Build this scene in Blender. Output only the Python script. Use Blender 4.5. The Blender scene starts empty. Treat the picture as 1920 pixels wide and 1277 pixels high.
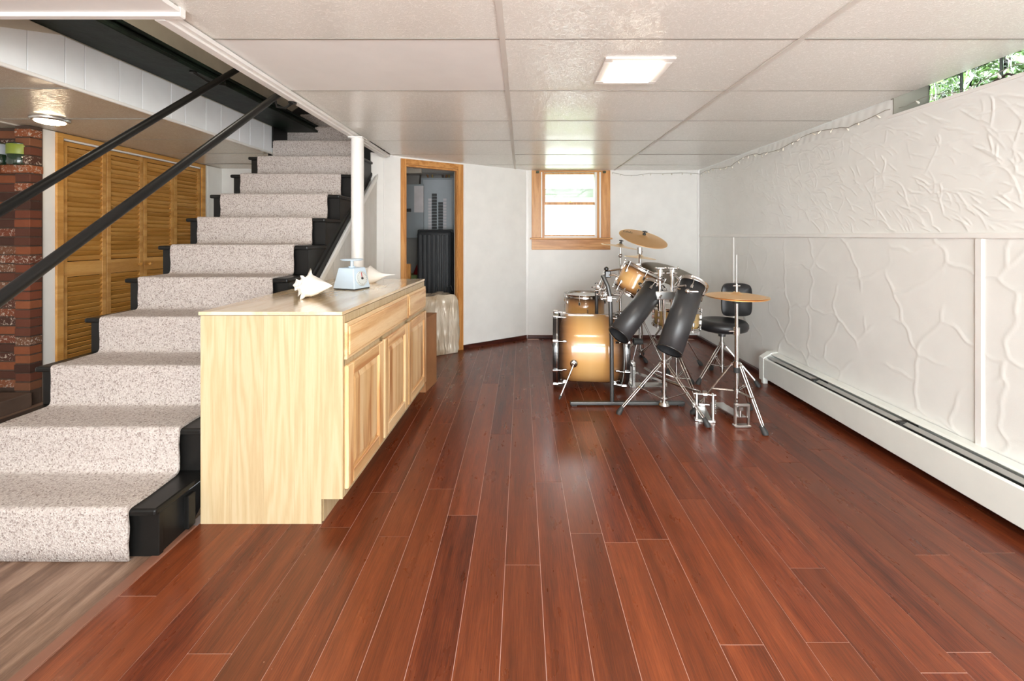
import bpy, bmesh, math, random
import numpy as np
from mathutils import Vector, Matrix
R = random.Random(7)
S = bpy.context.scene
COL = S.collection
PI = math.pi
# ------------------------------------------------------------------ camera, world, light, exposure
F, CX, CY, H = 784.0, 978.0, 442.0, 1.25          # focal length and principal point (in 1920 px), eye height
cam = bpy.data.objects.new('camera', bpy.data.cameras.new('camera')); COL.objects.link(cam)
cam.location = (0, 0, H); cam.rotation_euler = (PI/2, 0, 0)
cam.data.sensor_width = 36; cam.data.lens = F/1920*36
cam.data.shift_x = (960-CX)/1920; cam.data.shift_y = (CY-638.5)/1920
cam.data.clip_start = .05
S.camera = cam
S.view_settings.view_transform = 'Standard'; S.view_settings.look = 'None'
S.view_settings.exposure = 0.30; S.view_settings.gamma = 1.0; S.view_settings.use_curve_mapping = False
S.cycles.use_denoising = True
S.cycles.max_bounces = 10; S.cycles.diffuse_bounces = 6; S.cycles.glossy_bounces = 5; S.cycles.transmission_bounces = 8
S.cycles.transparent_max_bounces = 12; S.cycles.sample_clamp_indirect = 6.0
S.cycles.caustics_reflective = False; S.cycles.caustics_refractive = False
W = bpy.data.worlds.new('overcast_sky'); S.world = W; W.use_nodes = True
wb = W.node_tree.nodes['Background']; wb.inputs[0].default_value = (.90, .95, 1.0, 1); wb.inputs[1].default_value = 8.5

def area(name, loc, rot, sx, sy, watts, col):
    l = bpy.data.lights.new(name, 'AREA'); l.shape = 'RECTANGLE'; l.size = sx; l.size_y = sy; l.energy = watts; l.color = col
    o = bpy.data.objects.new(name, l); COL.objects.link(o); o.location = loc; o.rotation_euler = rot
    return o
area('added_rear_fill', (.3, -2.35, 1.15), (PI/2, 0, 0), 3.4, 1.8, 50, (.95, 1, .97))      # added fill from behind the camera; no glass doors known there
area('added_rear_left_fill', (-3.0, -2.35, 1.3), (PI/2, 0, 0), 1.6, 1.2, 9, (1, .97, .93))  # added weak fill from the rear left, no window known there
area('added_overhead_fill_right', (.55, -.6, 2.02), (0, 0, 0), .5, .5, 27, (.95, 1, .93))  # added overhead fill out of view, brightens floor and treads
area('added_overhead_fill_left', (-2.6, -.4, 2.02), (0, 0, 0), .4, .4, 7, (1, .88, .74))  # added warm overhead fill out of view, for the left side

fl_ = bpy.data.lights.new('added_rear_point_fill', 'POINT'); fl_.energy = 60; fl_.shadow_soft_size = .28; fl_.color = (.95, 1, .945)  # added point fill behind the camera, lifts the ceiling and walls
fo_ = bpy.data.objects.new('added_rear_point_fill', fl_); COL.objects.link(fo_); fo_.location = (.35, -.75, 1.45)

sl_ = bpy.data.lights.new('added_stairwell_fill', 'POINT'); sl_.energy = 7; sl_.shadow_soft_size = .1; sl_.color = (1, .95, .85)  # added fill that brightens the beige stairwell wall, no lamp known there
so_ = bpy.data.objects.new('added_stairwell_fill', sl_); COL.objects.link(so_); so_.location = (-1.5, 2.1, 2.66)

# ------------------------------------------------------------------ helpers
def at(px, py, Y):
    return Vector(((px-CX)/F*Y, Y, H-(py-CY)/F*Y))

class MB:
    def __init__(s): s.v = []; s.f = []; s.s = []
    def add(s, vs, fs, smooth=False, M=None):
        b = len(s.v)
        s.v += [tuple(M @ Vector(v)) for v in vs] if M else [tuple(v) for v in vs]
        s.f += [tuple(b+i for i in f) for f in fs]
        s.s += [smooth]*len(fs)
        return s
    def box(s, x0, x1, y0, y1, z0, z1, M=None, bev=0):
        if bev > 0:
            bm = bmesh.new(); bmesh.ops.create_cube(bm, size=1)
            bmesh.ops.scale(bm, vec=(x1-x0, y1-y0, z1-z0), verts=bm.verts)
            bmesh.ops.translate(bm, vec=((x0+x1)/2, (y0+y1)/2, (z0+z1)/2), verts=bm.verts)
            bmesh.ops.bevel(bm, geom=bm.edges[:], offset=bev, segments=2 if bev > .004 else 1, affect='EDGES', profile=.5)
            bm.verts.index_update()
            s.add([v.co[:] for v in bm.verts], [[v.index for v in f.verts] for f in bm.faces], bev > .012, M); bm.free()
            return s
        v = [(x, y, z) for x in (x0, x1) for y in (y0, y1) for z in (z0, z1)]
        return s.add(v, [(0, 1, 3, 2), (4, 6, 7, 5), (0, 4, 5, 1), (2, 3, 7, 6), (0, 2, 6, 4), (1, 5, 7, 3)], False, M)
    def cyl(s, p0, p1, r0, r1=None, n=14, caps=True):
        p0 = Vector(p0); p1 = Vector(p1); r1 = r0 if r1 is None else r1
        d = (p1-p0).normalized(); a = d.orthogonal().normalized(); b = d.cross(a)
        ring = lambda p, r: [p+(a*math.cos(2*PI*i/n)+b*math.sin(2*PI*i/n))*r for i in range(n)]
        A, B = ring(p0, r0), ring(p1, r1)
        s.add(A+B, [(i, (i+1) % n, n+(i+1) % n, n+i) for i in range(n)], True)
        if caps:
            s.add(A, [tuple(range(n))[::-1]]); s.add(B, [tuple(range(n))])
        return s
    def tube(s, pts, r, n=8, closed=False):
        pts = [Vector(p) for p in pts]; m = len(pts); vs = []; up = None
        for i, p in enumerate(pts):
            if closed: t = (pts[(i+1) % m]-pts[i-1]).normalized()
            else: t = (pts[min(i+1, m-1)]-pts[max(i-1, 0)]).normalized()
            if up is None: up = t.orthogonal().normalized()
            up = (up-t*up.dot(t)).normalized(); b = t.cross(up)
            rr = r[i] if isinstance(r, (list, tuple)) else r
            vs += [p+(up*math.cos(2*PI*k/n)+b*math.sin(2*PI*k/n))*rr for k in range(n)]
        fs = [(i*n+k, i*n+(k+1) % n, ((i+1) % m)*n+(k+1) % n, ((i+1) % m)*n+k) for i in range(m if closed else m-1) for k in range(n)]
        s.add(vs, fs, True)
        if not closed: s.add(vs[:n], [tuple(range(n))[::-1]]); s.add(vs[-n:], [tuple(range(n))])
        return s
    def lathe(s, prof, n=32, M=None, smooth=True, caps=True):
        vs = [(r*math.cos(2*PI*k/n), r*math.sin(2*PI*k/n), z) for r, z in prof for k in range(n)]
        fs = [(i*n+k, i*n+(k+1) % n, (i+1)*n+(k+1) % n, (i+1)*n+k) for i in range(len(prof)-1) for k in range(n)]
        s.add(vs, fs, smooth, M)
        if caps:
            if prof[0][0] > 1e-4: s.add(vs[:n], [tuple(range(n))[::-1]], False, M)
            if prof[-1][0] > 1e-4: s.add(vs[-n:], [tuple(range(n))], False, M)
        return s
    def prism(s, poly, fn, a, b):            # poly of 2-D points, fn(u, v, w) gives the 3-D point
        n = len(poly)
        A = [fn(u, v, a) for u, v in poly]; B = [fn(u, v, b) for u, v in poly]
        return s.add(A+B, [tuple(range(n))[::-1], tuple(range(n, 2*n))]+[(i, (i+1) % n, n+(i+1) % n, n+i) for i in range(n)])
    def ball(s, c, r, n=12, m=8):
        prof = [(r*math.sin(PI*i/m), -r*math.cos(PI*i/m)) for i in range(m+1)]
        return s.lathe(prof, n, Matrix.Translation(Vector(c)), True, False)

WLOC = {}
def finish(o, parent, loc, M=None):
    M = M.copy() if M else Matrix.Translation(Vector(loc))
    WLOC[o.name] = M
    if parent:
        o.parent = parent; o.matrix_basis = WLOC[parent.name].inverted() @ M
    else: o.matrix_basis = M
    return o
def meshdata(name, mb, m, c=None, recalc=True):
    me = bpy.data.meshes.new(name)
    V = np.array([tuple(v) for v in mb.v], dtype=float)
    if c is None: c = (V.min(0)+V.max(0))/2
    V = V-np.array(tuple(c))
    me.from_pydata(V.tolist(), [], mb.f); me.polygons.foreach_set('use_smooth', mb.s)
    if recalc:
        bm = bmesh.new(); bm.from_mesh(me); bmesh.ops.recalc_face_normals(bm, faces=bm.faces); bm.to_mesh(me); bm.free()
    if m: me.materials.append(m)
    me.update()
    return me, Vector(tuple(c))
def obj(name, mb, m, parent=None, M=None):
    """one mesh object; M is a world matrix for the mesh's own axes (no re-centring then)"""
    me, c = meshdata(name, mb, m, (0, 0, 0) if M else None)
    o = bpy.data.objects.new(name, me); COL.objects.link(o)
    finish(o, parent, c, M)
    return o
def inst(name, me, loc, parent=None):
    o = bpy.data.objects.new(name, me); COL.objects.link(o)
    return finish(o, parent, loc)
def tag(o, label, cat, group=None, kind=None):
    o['label'] = label; o['category'] = cat
    if group: o['group'] = group
    if kind: o['kind'] = kind
    return o
def thing(name, label, cat, loc, group=None):
    o = bpy.data.objects.new(name, None); COL.objects.link(o); o.empty_display_size = .1
    finish(o, None, loc)
    return tag(o, label, cat, group)
def struct(name, mb, m, parent=None):
    if mb is None:
        o = bpy.data.objects.new(name, None); COL.objects.link(o); finish(o, parent, (0, 0, 0))
    else: o = obj(name, mb, m, parent)
    if not parent: o['kind'] = 'structure'
    return o
def axis_matrix(c, n, xhint=(1, 0, 0)):
    n = Vector(n).normalized(); x = Vector(xhint); x = (x-n*x.dot(n)).normalized(); y = n.cross(x)
    M = Matrix((x, y, n)).transposed().to_4x4(); M.translation = Vector(c)
    return M

# ------------------------------------------------------------------ materials
def srgb(r, g, b):
    f = lambda c: (c/255/12.92) if c/255 <= .04045 else ((c/255+.055)/1.055)**2.4
    return (f(r), f(g), f(b), 1)
class G:
    def __init__(s, name):
        s.m = bpy.data.materials.new(name); s.m.use_nodes = True; s.t = s.m.node_tree
        s.b = s.t.nodes['Principled BSDF']
    def n(s, typ, **kw):
        nd = s.t.nodes.new(typ)
        for k, v in kw.items():
            if k.startswith('i_'): s.set(nd, k[2:], v)
            else: setattr(nd, k, v)
        return nd
    def set(s, nd, key, v):
        key = int(key) if key.isdigit() else key.replace('__', ' ')
        if isinstance(v, bpy.types.NodeSocket): s.t.links.new(v, nd.inputs[key])
        else: nd.inputs[key].default_value = v
    def l(s, a, b): s.t.links.new(a, b)
    def ramp(s, fac, stops, interp='LINEAR'):
        r = s.n('ShaderNodeValToRGB'); e = r.color_ramp.elements; r.color_ramp.interpolation = interp
        while len(e) < len(stops): e.new(.5)
        for i, (p, c) in enumerate(stops): e[i].position = p; e[i].color = c
        s.l(fac, r.inputs[0]); return r.outputs[0]
    def math(s, op, a, b=0.0):
        nd = s.n('ShaderNodeMath', operation=op)
        for i, v in enumerate((a, b)): s.set(nd, str(i), v)
        return nd.outputs[0]
    def mix(s, f, a, b, mode='MIX'):
        nd = s.n('ShaderNodeMix', data_type='RGBA', blend_type=mode)
        s.set(nd, '0', f); s.set(nd, '6', a); s.set(nd, '7', b)
        return nd.outputs[2]
    def coords(s, scale=(1, 1, 1), rand=True, kind='Object'):
        tc = s.n('ShaderNodeTexCoord'); mp = s.n('ShaderNodeMapping'); mp.inputs['Scale'].default_value = scale
        v = tc.outputs[kind]
        if rand:
            oi = s.n('ShaderNodeObjectInfo'); add = s.n('ShaderNodeVectorMath', operation='ADD')
            sc = s.n('ShaderNodeVectorMath', operation='SCALE'); cb = s.n('ShaderNodeCombineXYZ')
            for i in range(3): s.l(oi.outputs['Random'], cb.inputs[i])
            s.l(cb.outputs[0], sc.inputs[0]); sc.inputs['Scale'].default_value = 31.7
            s.l(v, add.inputs[0]); s.l(sc.outputs[0], add.inputs[1]); v = add.outputs[0]
        s.l(v, mp.inputs[0]); return mp.outputs[0]
    def noise(s, vec, scale, detail=3, rough=.55, dist=0):
        nd = s.n('ShaderNodeTexNoise'); s.l(vec, nd.inputs['Vector'])
        nd.inputs['Scale'].default_value = scale; nd.inputs['Detail'].default_value = detail
        nd.inputs['Roughness'].default_value = rough; nd.inputs['Distortion'].default_value = dist
        return nd.outputs[0]
    def bump(s, h, strength=.3, dist=.01):
        nd = s.n('ShaderNodeBump'); nd.inputs['Strength'].default_value = strength; nd.inputs['Distance'].default_value = dist
        s.l(h, nd.inputs['Height']); s.l(nd.outputs[0], s.b.inputs['Normal']); return nd
    def base(s, c): s.set(s.b, 'Base Color', c); return s
    def pr(s, rough=.5, metal=0, spec=.5, coat=0, coat_r=.1):
        i = s.b.inputs
        i['Roughness'].default_value = rough; i['Metallic'].default_value = metal; i['Specular IOR Level'].default_value = spec
        i['Coat Weight'].default_value = coat; i['Coat Roughness'].default_value = coat_r
        return s
def plain(name, col, rough=.5, metal=0, spec=.5, bump=None, var=.06, coat=0):
    g = G(name).pr(rough, metal, spec, coat); v = g.coords()
    nz = g.noise(v, 6, 4)
    c2 = tuple(max(0, c*(1-var*2.2)) for c in col[:3])+(1,)
    c1 = tuple(min(1, c*(1+var)) for c in col[:3])+(1,)
    g.base(g.ramp(nz, [(.3, c2), (.7, c1)]))
    if bump: g.bump(g.noise(v, bump[0], 4), bump[1], bump[2])
    return g.m
def emit(name, col, st):
    g = G(name); g.base(col); g.set(g.b, 'Emission__Color', col); g.b.inputs['Emission Strength'].default_value = st; return g.m
def wood(name, dark, mid, light, scale=(1, 1, 1), freq=3.0, rings=7, rough=.4, spec=.4, var=.25, coat=0, bumpv=.08, streak=None):
    """scale squeezes the grain axis; sine rings on a stretched noise give cathedral figure, fine noise the pores"""
    g = G(name).pr(rough, 0, spec, coat, .15); v = g.coords(scale)
    big = g.noise(v, freq, 3, .5, .3)
    ring = g.math('MULTIPLY', g.math('ADD', g.math('SINE', g.math('MULTIPLY', big, rings*6.283)), 1.0), .5)
    v2 = g.coords(tuple(x*6 for x in scale)); fine = g.noise(v2, freq*3, 5, .65)
    f = g.math('ADD', g.math('MULTIPLY', ring, .38), g.math('MULTIPLY', fine, .62))
    c = g.ramp(f, [(.22, dark), (.5, mid), (.78, light)])
    if streak:
        st = g.noise(g.coords(tuple(x*1.6 for x in scale)), freq*.9, 2, .5, .6)
        c = g.mix(g.ramp(st, [(.56, (0, 0, 0, 1)), (.69, (.8, .8, .8, 1))]), c, streak)
    oi = g.n('ShaderNodeObjectInfo')
    k = g.math('ADD', g.math('MULTIPLY', oi.outputs['Random'], var), 1-var/2)
    cb = g.n('ShaderNodeCombineColor')
    for i in range(3): g.l(k, cb.inputs[i])
    g.base(g.mix(1.0, c, cb.outputs[0], 'MULTIPLY'))
    if bumpv: g.bump(fine, bumpv, .004)
    return g.m

white_wall = plain('painted_white_wall', (.82, .81, .78, 1), .45, 0, .35, (60, .08, .003), .02)
white_relief = plain('painted_white_relief_wall', (.815, .815, .79, 1), .38, 0, .45, (140, .10, .002), .015)
white_trim = plain('white_trim_paint', (.83, .815, .79, 1), .35, 0, .45, None, .02)
band_white = plain('pale_blue_white_panel_paint', (.85, .88, .91, 1), .4, 0, .4, None, .02)
beige = plain('beige_stairwell_paint', (.62, .57, .48, 1), .6, 0, .3, None, .05)
soffit_white = plain('white_soffit_board', (.80, .78, .76, 1), .45, 0, .4, None, .02)
pale_seam = plain('pale_dusty_seam', (.62, .42, .36, 1), .7, 0, .3, None, .05)
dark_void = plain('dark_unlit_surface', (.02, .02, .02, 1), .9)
black_paint = plain('black_gloss_paint', (.010, .0095, .009, 1), .34, 0, .22, (25, .05, .004), .1)
def m_beam():
    g = G('dark_green_black_beam_paint').pr(.45, 0, .15); v = g.coords()
    g.base(g.ramp(g.noise(v, 7, 6, .7), [(.42, (.006, .008, .007, 1)), (.68, (.014, .026, .018, 1))])); g.bump(g.noise(v, 16, 4), .25, .008)
    return g.m
beam_paint = m_beam()
chrome = plain('chrome', (.62, .605, .59, 1), .10, 1, .5, None, .01)
satin_metal = plain('satin_metal', (.70, .69, .67, 1), .32, 1, .5, None, .02)
dark_metal = plain('dark_grey_metal_tube', (.10, .10, .10, 1), .4, .7, .5, None, .05)
black_rubber = plain('black_rubber', (.035, .035, .035, 1), .6)
black_vinyl = plain('black_vinyl', (.016, .016, .018, 1), .38, 0, .5, (220, .1, .001), .1)
tube_black = plain('matt_black_fibreglass', (.030, .030, .032, 1), .36, 0, .5, (60, .05, .001), .08)
def m_tile(name, c0, c1, strength):
    g = G(name).pr(.16, 0, .85); v = g.coords()
    w = g.noise(v, 31, 2, .5, 2.2)
    ridge = g.math('ABSOLUTE', g.math('SUBTRACT', w, .5))
    worm = g.ramp(ridge, [(0, (1, 1, 1, 1)), (.03, (.4, .4, .4, 1)), (.065, (0, 0, 0, 1))])
    h = worm
    g.base(g.mix(worm, c0, c1)); g.bump(h, strength, .006)
    return g.m
tile_mat = m_tile('textured_ceiling_tile', (.775, .762, .71, 1), (.92, .905, .86, 1), .20)
tile_dim = m_tile('dim_lit_ceiling_tile', (.58, .50, .40, 1), (.70, .62, .51, 1), .20)  # same tile, made darker and warmer in colour for the dim left room
tile_plain = plain('smooth_ceiling_tile', (.83, .825, .805, 1), .5, 0, .35, None, .015)
grid_shade = plain('grid_edge_painted_shade', (.30, .28, .25, 1), .5, 0, .3, None, .02)  # dark colour painted in for the shadow line at the cross bars
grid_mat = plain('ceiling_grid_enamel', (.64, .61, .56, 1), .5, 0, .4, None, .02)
def m_floor():
    g = G('cherry_floor_board').pr(.27, 0, .34, .16, .18)
    v = g.coords((9, .55, 1)); big = g.noise(v, 2.2, 5, .6, 0)
    v2 = g.coords((75, 2.6, 1)); fine = g.noise(v2, 4, 5, .72)
    f = g.math('ADD', g.math('MULTIPLY', big, .45), g.math('MULTIPLY', fine, .55))
    c = g.ramp(f, [(.37, (.034, .007, .004, 1)), (.5, (.122, .0235, .0088, 1)), (.63, (.215, .052, .018, 1))])
    oi = g.n('ShaderNodeObjectInfo')
    c = g.mix(g.math('MULTIPLY', oi.outputs['Random'], .38), c, (.19, .055, .019, 1))
    k = g.math('ADD', g.math('MULTIPLY', g.math('FRACT', g.math('MULTIPLY', oi.outputs['Random'], 7.31)), .42), .80)
    cb = g.n('ShaderNodeCombineColor')
    for i in range(3): g.l(k, cb.inputs[i])
    c = g.mix(1.0, c, cb.outputs[0], 'MULTIPLY')
    # dust specks and thin scratches in the varnish
    vo = g.n('ShaderNodeTexVoronoi'); g.l(g.coords((1, 1, 1)), vo.inputs['Vector']); vo.inputs['Scale'].default_value = 16
    wn = g.n('ShaderNodeTexWhiteNoise'); g.l(vo.outputs['Position'], wn.inputs['Vector'])
    speck = g.math('MULTIPLY', g.math('LESS_THAN', vo.outputs['Distance'], .028), g.math('GREATER_THAN', wn.outputs['Value'], .62))
    dust = g.math('MULTIPLY', speck, .6)
    g.base(g.mix(dust, c, (.55, .36, .29, 1)))
    rg = g.math('ADD', g.math('MULTIPLY', g.noise(g.coords((3, 1, 1)), 5, 4), .20), .20); g.l(rg, g.b.inputs['Roughness'])
    return g.m
floor_mat = m_floor()
vinyl_mat = wood('grey_brown_vinyl_plank', srgb(92, 69, 56), srgb(126, 100, 84), srgb(154, 128, 110), (7, .6, 1), 2.5, 2, .42, .35, .25, 0, .03)
strip_mat = plain('pinkish_brown_strip', srgb(126, 86, 70), .45, 0, .4, None, .08)
base_mat = wood('dark_cherry_base', (.030, .008, .006, 1), (.060, .015, .010, 1), (.10, .027, .017, 1), (1, 1, 8), 3, 2, .3)
def m_carpet():
    g = G('speckled_berber_carpet').pr(.95, 0, .1); v = g.coords((1, 1, 1), False)
    vo = g.n('ShaderNodeTexVoronoi'); g.l(v, vo.inputs['Vector']); vo.inputs['Scale'].default_value = 185
    wn = g.n('ShaderNodeTexWhiteNoise'); g.l(vo.outputs['Position'], wn.inputs['Vector'])
    pale, mid, tan, brn = (.60, .545, .51, 1), (.49, .435, .405, 1), (.37, .315, .29, 1), (.24, .19, .17, 1)
    c = g.ramp(wn.outputs['Value'], [(0, brn), (.05, brn), (.10, tan), (.24, tan), (.34, mid), (.60, mid), (.95, pale)], 'LINEAR')
    big = g.noise(v, 3.0, 3); c = g.mix(g.math('MULTIPLY', big, .22), c, (.60, .52, .48, 1))
    g.base(c)
    h = g.math('ADD', g.noise(v, 260, 4, .7), g.math('MULTIPLY', vo.outputs['Distance'], 1.0)); g.bump(h, .5, .006)
    return g.m
carpet_mat = m_carpet()
maple = wood('pale_maple_panel', srgb(180, 157, 120), srgb(190, 169, 133), srgb(196, 178, 145), (7, 7, .38), 1.5, 8, .38, .4, .07, 0, .02)
hickory = wood('natural_hickory', srgb(206, 160, 108), srgb(222, 184, 134), srgb(232, 202, 158), (6, 6, .35), 2.0, 2, .36, .45, .22, 0, .02, srgb(176, 116, 66))
hickory_h = wood('natural_hickory_rails', srgb(206, 160, 108), srgb(222, 184, 134), srgb(234, 204, 160), (6, .35, 6), 2.0, 2, .36, .45, .18, 0, .02, srgb(182, 122, 72))
ply = wood('glossy_plywood_top', srgb(214, 184, 142), srgb(230, 206, 168), srgb(240, 220, 186), (4, .5, 4), 1.8, 4, .16, .6, .05, .6, .01)
pine = wood('amber_pine_casing', srgb(176, 116, 56), srgb(200, 140, 78), srgb(216, 160, 96), (7, 7, .5), 2.5, 3, .35, .4, .18, 0, .03)
pine_h = wood('amber_pine_cross_grain', srgb(176, 116, 56), srgb(200, 140, 78), srgb(216, 160, 96), (.5, 7, 7), 2.5, 3, .35, .4, .18, 0, .03)
louver = wood('honey_pine_louver', srgb(176, 122, 54), srgb(196, 142, 70), srgb(208, 158, 88), (6, .6, 6), 2.2, 2, .4, .35, .14, 0, .02)
cardboard = plain('brown_board_box', srgb(160, 112, 74), .6, 0, .3, (30, .05, .002), .08)
def m_brick():
    g = G('mixed_red_brick').pr(.75, 0, .25, 0); v = g.coords(); oi = g.n('ShaderNodeObjectInfo')
    c = g.ramp(oi.outputs['Random'], [(0, (.045, .022, .016, 1)), (.3, (.10, .036, .022, 1)), (.55, (.20, .055, .026, 1)), (.8, (.30, .095, .036, 1)), (1, (.15, .075, .042, 1))])
    nz = g.noise(v, 22, 5, .7); c = g.mix(g.math('MULTIPLY', nz, .5), c, (.08, .03, .02, 1))
    sp = g.noise(v, 55, 3, .6, .8)
    on = g.math('GREATER_THAN', g.math('FRACT', g.math('MULTIPLY', oi.outputs['Random'], 11.3)), .62)
    msk = g.math('MULTIPLY', g.ramp(sp, [(.54, (0, 0, 0, 1)), (.60, (1, 1, 1, 1))]), on)
    g.base(g.mix(msk, c, (.42, .34, .28, 1))); g.bump(nz, .5, .006)
    return g.m
brick_mat = m_brick()
mortar = plain('grey_brown_mortar', (.085, .055, .042, 1), .9, 0, .2, (70, .5, .005), .15)
heater_mat = plain('pale_green_white_enamel', (.80, .82, .78, 1), .35, 0, .45, None, .02)
heater_dark = plain('heater_dark_metal', (.05, .05, .048, 1), .5, .3)  # even dark metal for the element and damper brackets
heater_fin = plain('heater_damper_metal', (.45, .45, .43, 1), .4, .4)
def m_burst(name, half):
    """sunburst lacquer: dark ends, amber middle, along the shell's own axis"""
    g = G(name).pr(.16, 0, .5, .7, .05)
    tc = g.n('ShaderNodeTexCoord'); sp = g.n('ShaderNodeSeparateXYZ'); g.l(tc.outputs['Object'], sp.inputs[0])
    t = g.math('DIVIDE', g.math('ABSOLUTE', sp.outputs[2]), half)
    g1 = g.noise(g.coords((12, 12, .8)), 3, 4)
    t = g.math('ADD', t, g.math('MULTIPLY', g.math('SUBTRACT', g1, .5), .06))
    g.base(g.ramp(t, [(.0, (.72, .43, .17, 1)), (.35, (.66, .37, .13, 1)), (.62, (.42, .20, .07, 1)), (.85, (.09, .045, .025, 1)), (.97, (.022, .014, .012, 1))]))
    return g.m
burst_kick = m_burst('sunburst_lacquer_kick', .262); burst_tom = m_burst('sunburst_lacquer_tom', .115); burst_floor = m_burst('sunburst_lacquer_floor', .24)
burst_snare = plain('gold_maple_lacquer', (.55, .36, .13, 1), .18, 0, .5, None, .12, .6)
head_white = plain('coated_drum_head', (.72, .71, .68, 1), .4)
head_black = plain('black_drum_head', (.02, .02, .02, 1), .3)
black_gloss = plain('black_lacquer', (.015, .014, .014, 1), .15, 0, .5, None, .05, .5)
def m_cym(name, col, rough):
    g = G(name).pr(rough, 1, .5)
    tc = g.n('ShaderNodeTexCoord'); ln = g.n('ShaderNodeVectorMath', operation='LENGTH'); g.l(tc.outputs['Object'], ln.inputs[0])
    gr = g.math('SINE', g.math('MULTIPLY', ln.outputs['Value'], 1400))
    g.base(g.mix(g.math('MULTIPLY', g.math('ADD', gr, 1), .12), col, tuple(c*.6 for c in col[:3])+(1,))); g.bump(gr, .05, .001)
    return g.m
bronze = m_cym('bronze_cymbal', (1.0, .66, .34, 1), .42); bronze_dark = m_cym('dark_bronze_cymbal', (.20, .165, .12, 1), .38)  # the ride takes a darker bronze base colour
bronze_pale = m_cym('pale_bronze_cymbal', (.95, .74, .48, 1), .36)
shell_mat = plain('white_sea_shell', (.90, .87, .82, 1), .45, 0, .45, (30, .2, .004), .05)
scale_mat = plain('pale_blue_plastic', (.56, .68, .80, 1), .3, 0, .5, None, .02)
dial_mat = plain('dial_face', (.62, .66, .66, 1), .3, 0, .5, None, .03)
def m_pane():
    g = G('clear_window_glass'); t = g.t
    tr = g.n('ShaderNodeBsdfTransparent'); gl = g.n('ShaderNodeBsdfGlossy'); gl.inputs['Roughness'].default_value = .02
    mx = g.n('ShaderNodeMixShader'); mx.inputs[0].default_value = .06
    g.l(tr.outputs[0], mx.inputs[1]); g.l(gl.outputs[0], mx.inputs[2]); g.l(mx.outputs[0], t.nodes['Material Output'].inputs[0])
    return g.m
pane_mat = m_pane()
def m_block():
    g = G('wavy_glass_block').pr(.04, 0, .5); g.base((.80, .95, .84, 1)); g.b.inputs['Transmission Weight'].default_value = 1; g.b.inputs['IOR'].default_value = 1.35
    v = g.coords(); g.bump(g.noise(v, 9, 1, .5, .6), .8, .06); return g.m
block_mat = m_block()
def m_wrap():
    g = G('clear_plastic_wrap').pr(.22, .05, .8, 1, .03)
    tc = g.n('ShaderNodeTexCoord'); mp = g.n('ShaderNodeMapping'); g.l(tc.outputs['Object'], mp.inputs[0])
    mp.inputs['Rotation'].default_value = (.5, .75, .3); mp.inputs['Scale'].default_value = (3.4, 3.4, .8)
    a = g.math('ABSOLUTE', g.math('SUBTRACT', g.noise(mp.outputs[0], 1.5, 2, .5, .8), .5))
    b = g.math('ABSOLUTE', g.math('SUBTRACT', g.noise(mp.outputs[0], 3.6, 2, .5, .5), .5))
    h = g.math('ADD', a, g.math('MULTIPLY', b, .4))
    g.base(g.ramp(g.noise(tc.outputs['Object'], 3, 2), [(.35, (.46, .35, .23, 1)), (.65, (.74, .66, .54, 1))])); g.bump(h, .55, .12)
    return g.m
wrap_mat = m_wrap()
panel_grey = plain('grey_panel_enamel', (.30, .33, .345, 1), .45, 0, .4, None, .03)
panel_grey2 = plain('pale_grey_panel_cover', (.38, .41, .43, 1), .45, 0, .4, None, .03)
paper = plain('white_paper', (.62, .58, .58, 1), .7)
case_mat = plain('dark_grey_ribbed_plastic', (.035, .037, .040, 1), .5, 0, .4, (80, .1, .002), .06)
red_cloth = plain('red_cloth', (.36, .02, .025, 1), .8, 0, .2, (20, .4, .01), .15)
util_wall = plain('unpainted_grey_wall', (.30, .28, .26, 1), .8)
lamp_mat = emit('lit_warm_lens', (1, .90, .74, 1), 26)
lamp_mat2 = emit('lit_warm_round_lens', (1, .80, .54, 1), 30)
bulb_mat = plain('small_clear_bulb', (.85, .80, .70, 1), .15, 0, .6)
wire_mat = plain('thin_clear_wire', (.30, .27, .22, 1), .5)
brown_wire = plain('brown_cable', (.05, .03, .02, 1), .5)
brass = plain('brass', (.60, .42, .16, 1), .3, 1)
leaf_mat = plain('green_leaf', (.24, .36, .12, 1), .5, 0, .3, None, .2)
grass_mat = plain('lawn_ground', (.20, .26, .10, 1), .9)
roof_mat = plain('pale_corrugated_roof', (.60, .66, .62, 1), .6); shed_mat = plain('white_shed_wall', (.85, .85, .85, 1), .6)
jar_green = plain('dark_green_jar_glass', (.012, .03, .016, 1), .12, 0, .5, None, .05, .5)
jar_lime = plain('lime_jar_label', (.20, .25, .035, 1), .4, 0, .4, None, .1)
jar_blue = plain('grey_blue_jar_label', (.34, .36, .40, 1), .35, 0, .4, None, .1)
door_brown = wood('dark_stained_door', (.02, .012, .008, 1), (.06, .03, .017, 1), (.10, .05, .03, 1), (6, 6, .5), 2, 3, .4)

# ================================================================== ROOM
ZC, YB, XR = 2.045, 5.09, 2.165
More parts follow.
